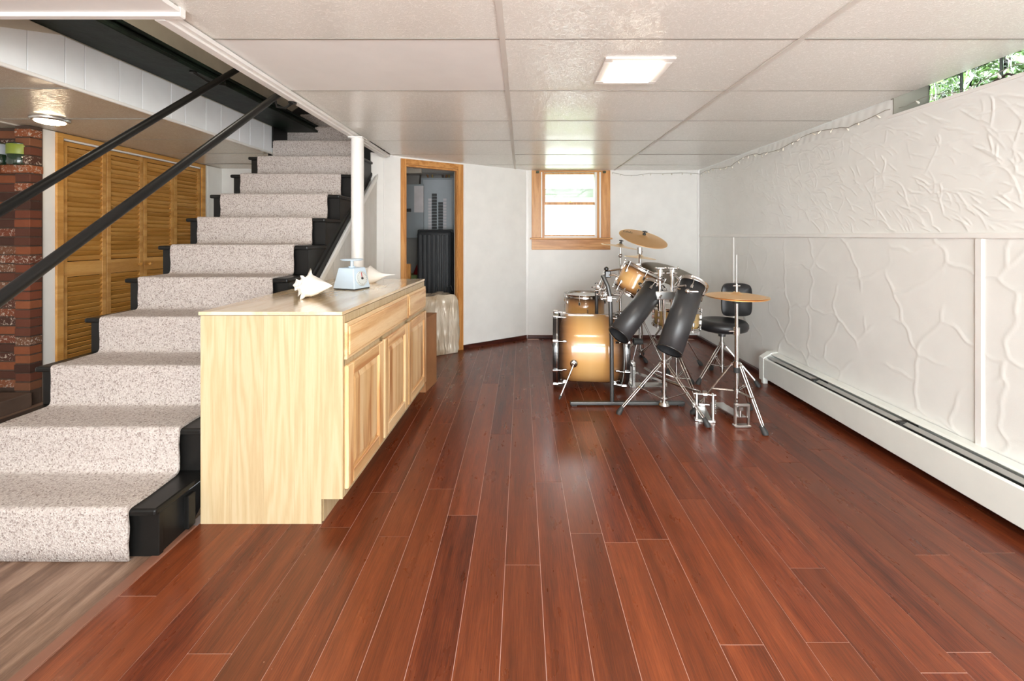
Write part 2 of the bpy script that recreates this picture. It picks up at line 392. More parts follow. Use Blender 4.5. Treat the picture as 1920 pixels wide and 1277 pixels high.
# floor: cherry boards
fl = struct('floor', MB().box(-1.40, 2.35, -2.4, 5.9, -.12, -.0012), pale_seam)
BW, X0 = .1338, -.063
joints = {}
for px, py in ((945, 814), (871, 966), (742, 1006), (981, 1059), (1031, 904), (1166, 1017), (1060, 791), (1296, 937), (1511, 1065), (1390, 1209)):
    Y = F*H/(py-CY); i = math.floor(((px-CX)/F*Y-X0)/BW); joints.setdefault(i, []).append(Y)
nb = 0
for i in range(-10, 17):
    xa, xb = max(X0+i*BW, -1.398), min(X0+(i+1)*BW, XR)
    if xb-xa < .01: continue
    ys = sorted(joints.get(i, [])); lo = hi = None
    if not ys: ys = [R.uniform(.9, 2.6)]
    while ys[0] > -.3: ys.insert(0, ys[0]-R.uniform(1.0, 1.75))
    while ys[-1] < 5.0: ys.append(ys[-1]+R.uniform(1.0, 1.75))
    for a, b in zip(ys, ys[1:]):
        a2, b2 = max(a, -2.4), min(b, YB+.3)
        if b2-a2 < .05: continue
        obj('floor_board', MB().box(xa+.0009, xb-.0009, a2+.0013, b2-.0013, -.0012, R.uniform(-.0002, .0003)), floor_mat, fl)
# left floor: grey-brown vinyl planks and the strip between the two floors
fl2 = struct('floor', MB().box(-4.6, -1.44, -2.4, 5.2, -.12, -.0012), plain('vinyl_seam', (.10, .07, .05, 1), .7))
for i in range(18):
    xb = -1.441-i*.18; y = -2.4+R.uniform(-1, 0)
    while y < 5.1:
        y2 = y+1.22
        if y2 > -2.3: obj('floor_plank', MB().box(max(xb-.1793, -4.6), xb, max(y, -2.4)+.0006, min(y2, 5.15)-.0006, -.0012, 0), vinyl_mat, fl2)
        y = y2
struct('trim_1', MB().box(-1.441, -1.399, -2.4, 1.80, -.01, .004, bev=.0015), strip_mat)

# ceiling, right: grid of tiles
xs = [-1.29, -.078, 1.134, XR+.002]; ysr = [1.698+.605*k for k in range(-7, 7)]
ce = struct('ceiling', MB().box(-1.29, 2.172, -2.55, 5.75, 2.062, 2.12).box(-4.6, -1.29, -2.55, 1.47, 2.062, 2.12).box(-2.0, -1.29, 5.06, 5.75, 2.062, 2.12), tile_plain)
def tile(x0, x1, y0, y1, z, m, parent, sag=.004):
    mb = MB(); nx, ny = 8, 5; vs = []
    tx, ty = R.uniform(-.0015, .0015), R.uniform(-.002, .002)
    for j in range(ny+1):
        for i in range(nx+1):
            u, v = i/nx*2-1, j/ny*2-1
            vs.append((x0+(x1-x0)*i/nx, y0+(y1-y0)*j/ny, z-sag*(1-u*u)*(1-v*v)+tx*u+ty*v))
    mb.add(vs, [(j*(nx+1)+i, (j+1)*(nx+1)+i, (j+1)*(nx+1)+i+1, j*(nx+1)+i+1) for j in range(ny) for i in range(nx)], True)
    o = obj('ceiling_tile', mb, m, parent)
    for p in o.data.polygons: pass
    o.data.flip_normals() if o.data.polygons[0].normal.z > 0 else None
    return o
for j in range(len(ysr)-1):
    for i in range(3):
        if ysr[j+1] < -2.3: continue
        pl = (i == 0 and j == 7)
        tile(xs[i]+.006, xs[i+1]-.006, ysr[j]+.004, min(ysr[j+1], YB+.25)-.004, 2.0500, tile_plain if pl else tile_mat, ce, .0015 if pl else .004)
for x in xs[1:3]: obj('ceiling_grid_bar', MB().box(x-.012, x+.012, -2.4, YB, ZC, 2.0505), grid_mat, ce)
for y in ysr[1:]:
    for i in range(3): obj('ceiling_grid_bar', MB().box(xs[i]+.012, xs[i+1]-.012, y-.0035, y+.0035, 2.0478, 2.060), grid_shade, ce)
# ceiling, left room
ZL = 2.058
ce2 = struct('ceiling', MB().box(-4.6, -2.44, 1.47, 5.2, ZL+.014, 2.12), tile_plain)
xl = [-4.6, -3.71, -2.45]
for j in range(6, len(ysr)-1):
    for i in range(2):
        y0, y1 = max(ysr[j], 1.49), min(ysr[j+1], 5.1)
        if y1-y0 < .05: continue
        tile(xl[i]+.006, xl[i+1]-.006, y0+.004, y1-.004, ZL+.004, tile_dim, ce2, .003)
for y in ysr[7:]: obj('ceiling_grid_bar', MB().box(-4.6, -2.45, y-.0035, y+.0035, ZL+.001, ZL+.013), grid_shade, ce2)
obj('ceiling_grid_bar', MB().box(-3.722, -3.698, 1.49, 5.1, ZL-.001, ZL+.006), grid_mat, ce2)
# white soffit board across the front of the stairwell, and the opening's edge trim
sof = struct('trim_2', MB().box(-4.6, -1.19, .2, 1.455, 2.028, 2.044), soffit_white)
obj('edge_moulding', MB().box(-4.6, -1.19, 1.455, 1.485, 2.016, 2.062, bev=.004), white_trim, sof)
def edge_x(y): return -1.275-.0205*(y-1.48)
tr3 = MB()
for (a, b, z0, z1) in ((-.012, .030, 2.026, 2.044), (-.030, .008, 2.016, 2.062)):
    tr3.add([(edge_x(y)+k, y, z) for y in (1.487, 4.12) for k, z in ((a, z0), (b, z0), (b, z1), (a, z1))], [(0, 1, 2, 3), (4, 7, 6, 5), (0, 4, 5, 1), (1, 5, 6, 2), (2, 6, 7, 3), (3, 7, 4, 0)])
struct('trim_3', tr3, white_trim)

# walls: back with the window hole
wx0, wx1, wz0, wz1 = .275, .895, 1.245, 2.03
struct('wall_back', MB().box(.02, wx0, YB, YB+.12, 0, 2.06).box(wx1, XR+.1, YB, YB+.12, 0, 2.06).box(wx0, wx1, YB, YB+.12, 0, wz0).box(wx0, wx1, YB, YB+.12, wz1, 2.06), white_wall)
for k, x in enumerate((1.20, 1.66)):
    pass
struct('trim_4', MB().box(.055, .085, YB-.012, YB, .05, 2.044, bev=.003), white_trim)
struct('trim_5', MB().box(2.135, 2.162, YB-.012, YB, .05, 2.044, bev=.003), white_trim)
struct('baseboard_back', MB().box(.07, XR-.02, YB-.014, YB, 0, .042, bev=.004), base_mat)
struct('wall_rear', MB().box(-4.72, -1.4, -2.55, -2.45, 0, 2.12).box(2.0, 2.3, -2.55, -2.45, 0, 2.12).box(-1.4, 2.0, -2.55, -2.45, 2.0, 2.12), white_wall)  # unseen wall added to limit sky light, its door opening is made up
# angled wall with the doorway
A = Vector((-1.364, 4.128)); U2 = Vector((.8304, .5571)); N2 = Vector((.5571, -.8304))
def aw(s, n, z):
    p = A+U2*s+N2*n; return (p.x, p.y, z)
def awbox(mb, s0, s1, n0, n1, z0, z1):
    vs = [aw(s, n, z) for s in (s0, s1) for n in (n0, n1) for z in (z0, z1)]
    mb.add(vs, [(0, 1, 3, 2), (4, 6, 7, 5), (0, 4, 5, 1), (2, 3, 7, 6), (0, 2, 6, 4), (1, 5, 7, 3)]); return mb
SD0, SD1, ZD = .215, .805, 1.975
mb = MB(); awbox(mb, -.12, SD0, -.10, 0, 0, 2.06); awbox(mb, SD1, 1.735, -.10, 0, 0, 2.06); awbox(mb, SD0, SD1, -.10, 0, ZD, 2.06)
struct('wall_angled', mb, white_wall)
mb = MB(); awbox(mb, 0, .012, 0, .008, 0, 2.045); awbox(mb, SD1+.075, SD1+.088, 0, .006, .04, 2.03)
struct('trim_6', mb, white_trim)
mb = MB(); awbox(mb, SD1+.06, 1.71, 0, .014, 0, .045); struct('baseboard_angled', mb, base_mat)
dr = struct('door_1', None, None)
for s0, s1 in ((SD0-.045, SD0+.006), (SD1-.006, SD1+.055)):
    mb = MB(); awbox(mb, s0, s1, -.005, .018, 0, 2.03); obj('casing', mb, pine, dr)
mb = MB(); awbox(mb, SD0+.006, SD1-.006, -.005, .018, ZD, 2.03); obj('head_casing', mb, pine_h, dr)
for s0, s1 in ((SD0, SD0+.018), (SD1-.014, SD1)):
    mb = MB(); awbox(mb, s0, s1, -.055, -.004, 0, ZD); obj('jamb', mb, pine, dr)
mb = MB(); awbox(mb, SD0+.018, SD1-.014, -.055, -.004, ZD-.018, ZD); obj('head_jamb', mb, pine_h, dr)
# utility room shell
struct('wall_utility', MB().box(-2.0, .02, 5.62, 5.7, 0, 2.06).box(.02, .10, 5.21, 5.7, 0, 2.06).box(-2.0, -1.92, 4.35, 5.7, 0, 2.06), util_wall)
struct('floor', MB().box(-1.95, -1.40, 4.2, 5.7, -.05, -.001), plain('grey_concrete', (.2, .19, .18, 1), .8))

# right wall: lower panels with trowelled flagstone lines, upper with brushed plaster ridges
rng = np.random.default_rng(5)
def relief(name, y0, y1, z0, z1, step, hfun, parent):
    ny, nz = int((y1-y0)/step)+1, int((z1-z0)/step)+1
    Y, Z = np.meshgrid(np.linspace(y0, y1, ny), np.linspace(z0, z1, nz))
    h = hfun(Y, Z)
    V = np.stack([(XR-h).ravel(), Y.ravel(), Z.ravel()], 1)
    idx = np.arange(ny*nz).reshape(nz, ny)
    fq = np.stack([idx[:-1, :-1].ravel(), idx[1:, :-1].ravel(), idx[1:, 1:].ravel(), idx[:-1, 1:].ravel()], 1)
    me = bpy.data.meshes.new(name); c = V.mean(0)
    me.vertices.add(len(V)); me.vertices.foreach_set('co', (V-c).ravel())
    me.loops.add(fq.size); me.loops.foreach_set('vertex_index', fq.ravel().astype(np.int32))
    me.polygons.add(len(fq)); me.polygons.foreach_set('loop_start', np.arange(0, fq.size, 4, dtype=np.int32))
    me.polygons.foreach_set('use_smooth', np.ones(len(fq), bool))
    me.update(calc_edges=True); me.validate(); me.materials.append(white_relief)
    o = bpy.data.objects.new(name, me); COL.objects.link(o); finish(o, parent, c)
    return o
def h_flag(Y, Z):
    pts = []
    for iy in range(-1, 17):
        for iz in range(-1, 6):
            pts.append((.9+iy*.27+rng.uniform(-.11, .11), (iz+.5*(iy % 2))*.31+rng.uniform(-.12, .12)))
    P = np.array(pts)
    Yw = Y+.018*np.sin(Z*19+Y*5)+.008*np.sin(Z*47+Y*13); Zw = Z+.02*np.sin(Y*17)+.007*np.sin(Y*53+Z*9)
    d = np.stack([(Yw-p[0])**2+((Zw-p[1])*.82)**2 for p in P], 0)
    i2 = np.argsort(d, 0)[:2]; d1 = np.take_along_axis(d, i2[:1], 0)[0]; d2 = np.take_along_axis(d, i2[1:2], 0)[0]
    pa, pb = P[i2[0]], P[i2[1]]; sep = np.sqrt(((pa-pb)**2).sum(-1))+1e-6
    e = (d2-d1)/(2*sep)
    gap = np.clip(1.5+2.2*np.sin(Y*9.1+3*np.sin(Z*4.0))*np.sin(Z*7.7+2*np.sin(Y*3.1)), .0, 1.0)
    return 0.0030*np.exp(-(e/.0048)**2)*gap+.0003*np.sin(Y*31)*np.sin(Z*27)
def h_plaster(Y, Z):
    nz, ny = Y.shape; y0, z0 = Y[0, 0], Z[0, 0]; st = Y[0, 1]-Y[0, 0]; sz = Z[1, 0]-Z[0, 0]
    h = np.zeros_like(Y); K = 3; SG = .0023; gy, gz = np.meshgrid(np.arange(-K, K+1), np.arange(-K, K+1))
    for _ in range(950):
        cy, cz = rng.uniform(y0, Y[0, -1]), rng.uniform(z0+.03, Z[-1, 0]-.02)
        L = rng.uniform(.05, .17); k = rng.uniform(-1, 8)
        far = (cy-1.5)/3.6
        a = PI+rng.normal(.22, .30) if rng.random() < .88-.35*far else PI+rng.normal(.95, .35)
        hh = rng.uniform(.0014, .0036); n = int(L/st*1.4)+2; x, zz, an = cy, cz, a
        for t in range(n):
            an += k*L/n+rng.normal(0, .05); x += math.cos(an)*L/n; zz += math.sin(an)*L/n
            iy, iz = int(round((x-y0)/st)), int(round((zz-z0)/sz))
            if K <= iy < ny-K and K <= iz < nz-K:
                w = hh*min(1, 4*t/n+.2, 4*(n-t)/n+.2)
                q = w*np.exp(-((gy*st-(x-y0-iy*st))**2+(gz*sz-(zz-z0-iz*sz))**2)/(2*SG**2))
                s = h[iz-K:iz+K+1, iy-K:iy+K+1]; np.maximum(s, q, out=s)
    return h+.0004*np.sin(Y*41+3*np.sin(Z*17))*np.sin(Z*37+2*np.sin(Y*21))
GY, GZ0 = 2.437, 1.955                           # far jamb and sill of the glass-block window
wr = struct('wall_right', MB().box(XR+.012, XR+.24, -2.4, YB+.12, -.02, GZ0-.002).box(XR+.012, XR+.24, GY+.003, YB+.12, GZ0-.002, 2.06), white_wall)
relief('plaster_lower', 1.0, YB, .0, 1.238, .0085, h_flag, wr)
def h_up(Y, Z):
    return h_plaster(Y, Z)
relief('plaster_upper', 1.0, YB, 1.262, GZ0-.002, .0050, h_up, wr)
relief('plaster_upper_corner', GY+.003, YB, GZ0-.002, ZC, .0085, lambda Y, Z: .0012*np.sin(Y*41+3*np.sin(Z*17))*np.sin(Z*37)+.001*np.sin(Y*90+Z*40), wr)
obj('wall_near_end', MB().box(XR, XR+.011, -2.4, 1.0, 0, GZ0-.002), white_wall, wr)
obj('rail_moulding', MB().box(XR-.012, XR+.011, -2.4, YB, 1.236, 1.264, bev=.004), white_trim, wr)
for y in (1.974, 4.275): obj('batten', MB().box(XR-.010, XR+.005, y-.017, y+.017, .24, 1.236, bev=.004), white_trim, wr)
obj('sill_edge', MB().box(XR-.006, XR+.012, 1.0, GY+.03, GZ0-.016, GZ0), white_trim, wr)
struct('baseboard_right', MB().box(XR-.038, XR-.006, -2.4, YB-.014, 0, .040, bev=.004), base_mat)

# glass-block window in the right wall
gw = struct('window_2', None, None)
obj('sill', MB().box(XR+.008, XR+.30, 1.0, GY, GZ0-.012, GZ0), white_trim, gw)
obj('reveal_panel', MB().box(XR+.004, XR+.30, GY, GY+.02, GZ0, 2.30), plain('grey_reveal', (.30, .28, .23, 1), .6), gw)
obj('reveal_top', MB().box(XR+.012, XR+.30, 1.0, GY, 2.15, 2.17), plain('grey_reveal_top', (.2, .2, .18, 1), .6), gw)
frame_mat = plain('dark_block_joint', (.05, .055, .045, 1), .5)
for k in range(7):
    y1 = GY-.006-k*.187
    mbk = MB().box(XR+.20, XR+.28, y1-.176, y1, GZ0+.002, 2.142, bev=.008)
    obj('glass_block', mbk, block_mat, gw)
    obj('block_joint', MB().box(XR+.197, XR+.283, y1-.186, y1-.177, GZ0, 2.15), frame_mat, gw)
obj('wall_near_window', MB().box(XR+.012, XR+.30, -2.4, 1.0, GZ0-.01, 2.06), white_wall, gw)

# sash window in the back wall
w1 = struct('window_1', None, None)
YF = YB-.018
cx0, cx1 = at(997, 0, YF).x, at(1144.5, 0, YF).x
i0, i1 = at(1014.5, 0, YF).x, at(1127, 0, YF).x
zst = 1.25-(447.5-CY)/F*YF
obj('casing', MB().box(cx0, i0, YF, YB+.002, zst+.012, 2.044, bev=.003), pine, w1)
obj('casing', MB().box(i1, cx1, YF, YB+.002, zst+.012, 2.044, bev=.003), pine, w1)
obj('head_casing', MB().box(i0, i1, YF+.004, YB+.002, 2.024, 2.044, bev=.002), pine_h, w1)
obj('stool', MB().box(cx0-.02, cx1+.02, YB-.05, YB+.06, zst-.008, zst+.010, bev=.005), pine_h, w1)
obj('apron', MB().box(cx0, cx1, YF, YB+.002, 1.08, zst-.008, bev=.003), pine_h, w1)
q0, q1 = at(1016.5, 0, YB).x, at(1123.5, 0, YB).x
obj('stop_bead', MB().box(i0, q0, YB-.012, YB+.02, zst+.01, 2.024), white_trim, w1)
obj('stop_bead', MB().box(q1, i1, YB-.012, YB+.02, zst+.01, 2.024), white_trim, w1)
g0, g1 = at(1020, 0, YB+.04).x, at(1118, 0, YB+.04).x
obj('jamb', MB().box(q0, g0-.001, YB-.008, YB+.11, zst, 2.03), pine, w1); obj('jamb', MB().box(g1+.001, q1, YB-.008, YB+.11, zst, 2.03), pine, w1)
zm = 1.25+(CY-382)/F*(YB+.05); zb = 1.25+(CY-440.5)/F*(YB+.04)
sash = obj('sash', MB().box(g0, g0+.018, YB+.07, YB+.10, zm, 2.026).box(g1-.018, g1, YB+.07, YB+.10, zm, 2.026).box(g0+.018, g1-.018, YB+.07, YB+.10, 2.008, 2.026).box(g0+.018, g1-.018, YB+.07, YB+.10, zm, zm+.022), pine, w1)
obj('pane', MB().box(g0+.018, g1-.018, YB+.083, YB+.087, zm+.022, 2.008), pane_mat, sash)
sash = obj('sash', MB().box(g0, g0+.012, YB+.03, YB+.06, zst+.01, zm+.012).box(g1-.012, g1, YB+.03, YB+.06, zst+.01, zm+.012).box(g0+.012, g1-.012, YB+.03, YB+.06, zm-.014, zm+.012).box(g0+.012, g1-.012, YB+.03, YB+.06, zst+.01, zb), pine, w1)
obj('pane', MB().box(g0+.012, g1-.012, YB+.043, YB+.047, zb, zm-.014), pane_mat, sash)
xm = (g0+g1)/2
obj('sash_lock', MB().box(xm-.03, xm+.03, YB+.02, YB+.045, zm+.012, zm+.022, bev=.003).cyl((xm, YB+.03, zm+.02), (xm, YB+.03, zm+.03), .01), brass, w1)
obj('sash_lift', MB().box(xm-.05, xm+.05, YB+.018, YB+.03, zst+.014, zst+.026, bev=.003), satin_metal, w1)
for x in (at(1008, 0, YF).x, at(1133, 0, YF).x): obj('curtain_bracket', MB().box(x-.018, x+.018, YF-.022, YF, 2.008, 2.034, bev=.004), plain('dark_bracket', (.05, .07, .03, 1), .5), w1)

# ---------------------------------------------------------------- left room
XL = -3.62
D0, D1 = 3.30, 4.72
wl = struct('wall_left', MB().box(XL-.12, XL, 3.14, D0-.03, 0, ZL).box(XL-.12, XL, D1+.03, 5.1, 0, ZL).box(XL-.12, XL, D0-.03, D1+.03, 2.035, ZL).box(XL-.7, XL-.6, 3.22, 5.1, 0, ZL), white_wall)
struct('wall_left_back', MB().box(XL-.1, -2.47, 5.05, 5.15, 0, ZL+.2), white_wall)
struct('wall_far_left', MB().box(-4.72, -4.6, -2.4, 5.15, 0, 2.1), white_wall)
obj('corner_trim', MB().box(XL-.002, XL+.006, D1+.10, D1+.115, 0, ZL), white_trim, wl)
d2 = struct('door_2', None, None)
obj('casing', MB().box(XL-.01, XL+.014, D0-.055, D0-.004, 0, 2.02, bev=.003), louver, d2)
obj('casing', MB().box(XL-.01, XL+.014, D1+.004, D1+.055, 0, 2.02, bev=.003), louver, d2)
obj('head_casing', MB().box(XL-.01, XL+.014, D0-.055, D1+.055, 2.02, 2.056, bev=.003), louver, d2)
obj('track', MB().box(XL-.045, XL-.005, D0, D1, 2.005, 2.02), white_trim, d2)
obj('closet_dark_sheet', MB().box(XL-.13, XL-.12, D0-.03, D1+.03, 0, 2.03), dark_void, d2)  # dark sheet close behind the slats, stands in for the unlit closet depth
lw = (D1-D0)/4
slat_me = None
for k in range(4):
    ya, yb = D0+k*lw+.003, D0+(k+1)*lw-.003; sw = .036
    lf = obj('door_leaf', MB().box(XL-.032, XL-.006, ya, ya+sw, .02, 2.0, bev=.002).box(XL-.032, XL-.006, yb-sw, yb, .02, 2.0, bev=.002)
             .box(XL-.030, XL-.008, ya+sw, yb-sw, 1.965, 2.0).box(XL-.030, XL-.008, ya+sw, yb-sw, .92, 1.04).box(XL-.030, XL-.008, ya+sw, yb-sw, .02, .14), louver, d2)
    for z0, z1 in ((.145, .915), (1.045, 1.96)):
        n = int((z1-z0)/.0385)
        for q in range(n):
            z = z0+(q+.5)*(z1-z0)/n
            if slat_me is None:
                Ms = Matrix.Rotation(math.radians(38), 4, 'Y')
                slat_me = meshdata('slat', MB().box(-.0035, .0035, -(yb-ya)/2+sw, (yb-ya)/2-sw, -.0225, .0225, Ms), louver, (0, 0, 0))[0]
            inst('slat', slat_me, (XL-.019, (ya+yb)/2, z), lf)
for y in (D0+lw*1.86, D0+lw*2.14):
    obj('knob', MB().lathe([(.006, 0), (.006, .012), (.015, .018), (.017, .026), (.010, .034), (0, .036)], 14, axis_matrix((XL-.006, y, .98), (1, 0, 0), (0, 0, 1))), louver, d2)
# brick pier with a corbelled ledge; bricks laid one by one
BY = 3.06
wf = struct('wall_fireplace', MB().box(-4.6, -3.605, BY+.07, 3.14, .0, ZL).box(-3.712, -3.608, BY+.006, BY+.09, .0, ZL), mortar)
ch = .0665
brick_cache = {}
def brick(x0, x1, y0, y1, z):
    key = (round(x1-x0, 3), round(y1-y0, 3))
    if key not in brick_cache:
        a, b = (x1-x0)/2, (y1-y0)/2
        brick_cache[key] = meshdata('brick', MB().box(-a, a, -b, b, -.0285, .0285, bev=.003), brick_mat, (0, 0, 0))[0]
    inst('brick', brick_cache[key], ((x0+x1)/2, (y0+y1)/2+R.uniform(-.002, .002), z+.0285), wf)
zrow = 0.115; r = 0
ledge_z = 1.683
while zrow+.057 < ZL:
    isl = abs(zrow-ledge_z) < ch/2
    off = .1 if r % 2 else 0
    if isl:
        brick(-3.805, -3.600, BY-.004, BY+.09, zrow)
        for k in range(4): brick(-3.805-(k+1)*.208, -3.812-k*.208, BY-.03, BY+.09, zrow)
    else:
        brick(-3.708 if r % 2 else -3.715, -3.600, BY, BY+.08, zrow)
        x = -3.702-off*.6
        if r % 2: brick(x+.007, -3.702, BY+.065, BY+.12, zrow)
        while x > -4.5:
            brick(x-.20, x, BY+.065, BY+.12, zrow); x -= .207
    zrow += ch; r += 1
obj('hearth_slab', MB().box(-4.6, -3.58, 2.55, BY, 0, .105, bev=.006), plain('brown_hearth', (.12, .075, .055, 1), .7, 0, .3, (40, .3, .004), .12), wf)

# ---------------------------------------------------------------- stairwell shell, beam, band
XB = -2.42
bandw = struct('wall_stairwell', MB().box(XB-.05, XB-.008, 1.487, 4.35, 2.07, 2.85).box(XB-.05, XB-.001, 4.35, 5.05, 2.07, 2.85), beige)
yv = 1.487
for k in range(19):
    w = (.10, .20, .26, .17, .10, .20, .15, .22, .12, .20, .16, .22, .14, .20, .22, .18, .16, .2, .2)[k]
    obj('wall_panel', MB().box(XB-.008, XB, yv+.0015, min(yv+w, 4.35)-.0015, 2.052, 2.305, bev=.0015), band_white, bandw); yv += w
    if yv > 4.33: break
obj('bottom_trim', MB().box(XB-.012, XB+.006, 1.487, 4.35, 2.040, 2.058, bev=.003), white_trim, bandw)
obj('sloping_patch', MB().prism([(1.88, 2.20), (2.20, 2.306), (1.88, 2.306)], lambda u, v, w: (w, u, v), XB, XB+.006), beige, bandw)
struct('wall_stairwell_right', MB().box(-1.27, -1.22, 1.487, 5.0, 2.125, 2.85).box(-2.42, -1.22, 1.44, 1.48, 2.125, 2.85), beige)
struct('ceiling', MB().box(-2.5, -1.2, 1.44, 5.1, 2.85, 2.9), beige)
struct('wall_stair_top', MB().box(-2.47, -1.2, 5.0, 5.05, 2.0, 2.85), beige)
struct('door_3', MB().box(-2.24, -1.4, 4.97, 4.998, 2.76, 2.85), door_brown)
obeam = MB().box(XB, -2.09, 1.487, 4.33, 2.309, 2.332, bev=.004).box(-2.30, -2.12, 1.487, 4.33, 2.332, 2.365).box(XB, -2.10, 1.487, 4.33, 2.365, 2.388, bev=.004)
tag(obj('steel_beam', obeam, beam_paint), 'black-green painted steel beam running above the left side of the stairs', 'beam')

# ---------------------------------------------------------------- staircase
SR, ST, SY = .197, .245, 1.62
def cl(y): return -2.345-.030*(y-1.9)
def cr(y): return -1.505-.035*min(1, max(0, (y-1.62)/1.0))
def sidex(y): return -1.412-.043*min(1, max(0, (y-1.62)/1.0))
NS = 14
stair = thing('staircase', 'straight flight of black painted wooden steps with a speckled carpet runner', 'staircase', (-1.95, 1.62, 0))
for n in range(1, NS+1):
    y, z = SY+(n-1)*ST, n*SR
    xl_, xr_ = cl(y)-.075, sidex(y)
    if z > 2.06: xl_ = XB+.004
    mb = MB(); mb.box(xl_, xr_, y+.008, y+.03, z-SR+(0 if n == 1 else -.0), z-.026, bev=.002); obj('riser', mb, black_paint, stair)
    ov = .018
    mb = MB(); mb.box(xl_-(ov if z < 2.0 else 0), xr_+.006, y-.014, y+ST+.03, z-.028, z, bev=.009); obj('tread', mb, black_paint, stair)
# stringers: cut board on the right, plain one on the left
def stringer(xf, th, name):
    pts = [(SY+.03, 0)]
    for n in range(1, NS+1):
        y = SY+(n-1)*ST+.03
        pts += [(y, n*SR-.029), (y+ST, n*SR-.029)]
    pts[-1] = (4.86, NS*SR-.029)
    low = lambda y: max(.943+.81*(y-2.968), 0)
    pts.append((4.86, low(4.86))); pts.append((2.968-.943/.81, 0))
    mb = MB(); mb.prism(pts, lambda u, v, w: (xf(u)+w, u, v), -th, 0)
    obj(name, mb, black_paint, stair)
stringer(lambda y: sidex(y)-.006, .03, 'stringer'); stringer(lambda y: cl(y)-.045, .03, 'stringer')
obj('side_block', MB().box(-1.418, -1.398, 1.755, 1.795, .015, .155, bev=.003), black_paint, stair)
# upper left skirting
obj('skirting', MB().prism([(4.05, 2.10), (4.33, 2.10), (4.95, 2.56), (4.95, 2.80), (4.75, 2.80), (4.05, 2.31)], lambda u, v, w: (w, u, v), XB+.001, XB+.016), black_paint, stair)
# carpet runner: one continuous folded strip with rounded noses
prof = [(SY-.004, .002)]
for n in range(1, NS+1):
    y, z = SY+(n-1)*ST, n*SR
    yn = y-.014; rr = .016
    prof += [(yn-.0075, z-SR+(.004 if n == 1 else .030)), (yn-.008, z-.06), (yn-.008, z-.026)]
    for a in range(5):
        t = PI-(PI/2)*a/4
        prof.append((yn+rr-.008+rr*math.cos(t), z+.010-rr+rr*math.sin(t)))
    if n < NS: prof += [(y+ST*.5, z+.010), (y+ST-.040, z+.010), (y+ST-.027, z+.015)]
    else: prof += [(y+ST, z+.010)]
cm = MB(); nx = 10; vs = []
P2 = []
for (a, b) in zip(prof, prof[1:]):
    k = max(1, int(math.hypot(b[0]-a[0], b[1]-a[1])/.045))
    for q in range(k): P2.append((a[0]+(b[0]-a[0])*q/k, a[1]+(b[1]-a[1])*q/k))
P2.append(prof[-1])
for (y, z) in P2:
    for i in range(nx+1):
        t = i/nx; wob = .0025*math.sin(y*37+i*1.7)+.0015*math.sin(z*51+i)
        vs.append((cl(y)+(cr(y)-cl(y))*t+(.002*math.sin(z*43+y*29) if i in (0, nx) else 0), y-wob*.6, max(.001, z+wob*.3)))
nv = len(vs)
edge = [(x, y+.007, z-.009 if z > .02 else z) for x, y, z in vs]
cm.add(vs, [(j*(nx+1)+i, j*(nx+1)+i+1, (j+1)*(nx+1)+i+1, (j+1)*(nx+1)+i) for j in range(len(P2)-1) for i in range(nx)], True)
for i in (0, nx):
    cm.add([vs[j*(nx+1)+i] for j in range(len(P2))]+[edge[j*(nx+1)+i] for j in range(len(P2))], [(j, j+1, len(P2)+j+1, len(P2)+j) for j in range(len(P2)-1)], True)
ro = obj('carpet_runner', cm, carpet_mat, stair); ro['label'] = 'speckled beige and brown carpet runner'
side_panel = plain('shaded_stair_panelling', (.66, .64, .60, 1), .5, 0, .35, None, .02)  # white panelling darkened in colour for the shade below the stringer
# white panelling below the stringer on the room side
wp = struct('wall_stair_side', MB().prism([(1.95, 0), (4.22, 0), (4.22, 1.9), (1.95, .10)], lambda u, v, w: (w, u, v), -1.475, -1.462), white_wall)
def px_(y): return -1.448+.03*max(0, (y-2.6))/1.5
y = 2.05
while y < 4.12:
    y2 = min(y+.104, 4.128); lo = lambda t: .943+.81*(t-2.968)-.008
    obj('wall_panel', MB().prism([(y+.002, .001), (y2-.002, .001), (y2-.002, lo(y2)), (y+.002, lo(y))], lambda u, v, w: (px_(u)+w, u, v), -.012, 0), side_panel, wp); y = y2
lo = lambda t: .943+.81*(t-2.968)
obj('raking_trim', MB().prism([(2.2, lo(2.2)-.045), (4.11, lo(4.11)-.045), (4.11, lo(4.11)), (2.2, lo(2.2))], lambda u, v, w: (px_(u)+w, u, v), .0, .012), white_trim, wp)

# handrails
def rail(X, p, q, name, label, br, rad=.019):
    t = thing(name, label, 'handrail', (X, p[0], p[1]), 'pipe handrails of the stairs')
    a, b = Vector((X, p[0], p[1])), Vector((X, q[0], q[1]))
    obj('rail', MB().tube([a+(b-a)*i/6 for i in range(7)], rad, 16), black_paint, t)
    for f, tip in br:
        c = a+(b-a)*f; tp = Vector(tip)
        obj('bracket', MB().tube([c+Vector((0, 0, -.018)), c+Vector((0, .012, -.05)), c.lerp(tp, .55)+Vector((0, 0, -.045)), tp], .007, 8).cyl(tp+Vector((0, 0, -.004)), tp+Vector((0, 0, .004)), .022), black_paint, t)
    return t
def ray_yz(px, py, X):
    Y = X*F/(px-CX); return (Y, H-(py-CY)/F*Y)
p, q = ray_yz(-60, 431, -2.02), ray_yz(452, 126, -2.02)
rail(-2.02, p, q, 'handrail', 'black pipe handrail farther from the room, fixed to the dark beam', [(.885, (-2.12, 2.70, 2.305))])
p, q = ray_yz(-80, 619, -1.372), ray_yz(524, 176, -1.372)
rail(-1.372, p, q, 'handrail', 'black pipe handrail nearer the room, ending at the ceiling edge trim', [(.97, (-1.315, 2.40, 2.012))], .0168)

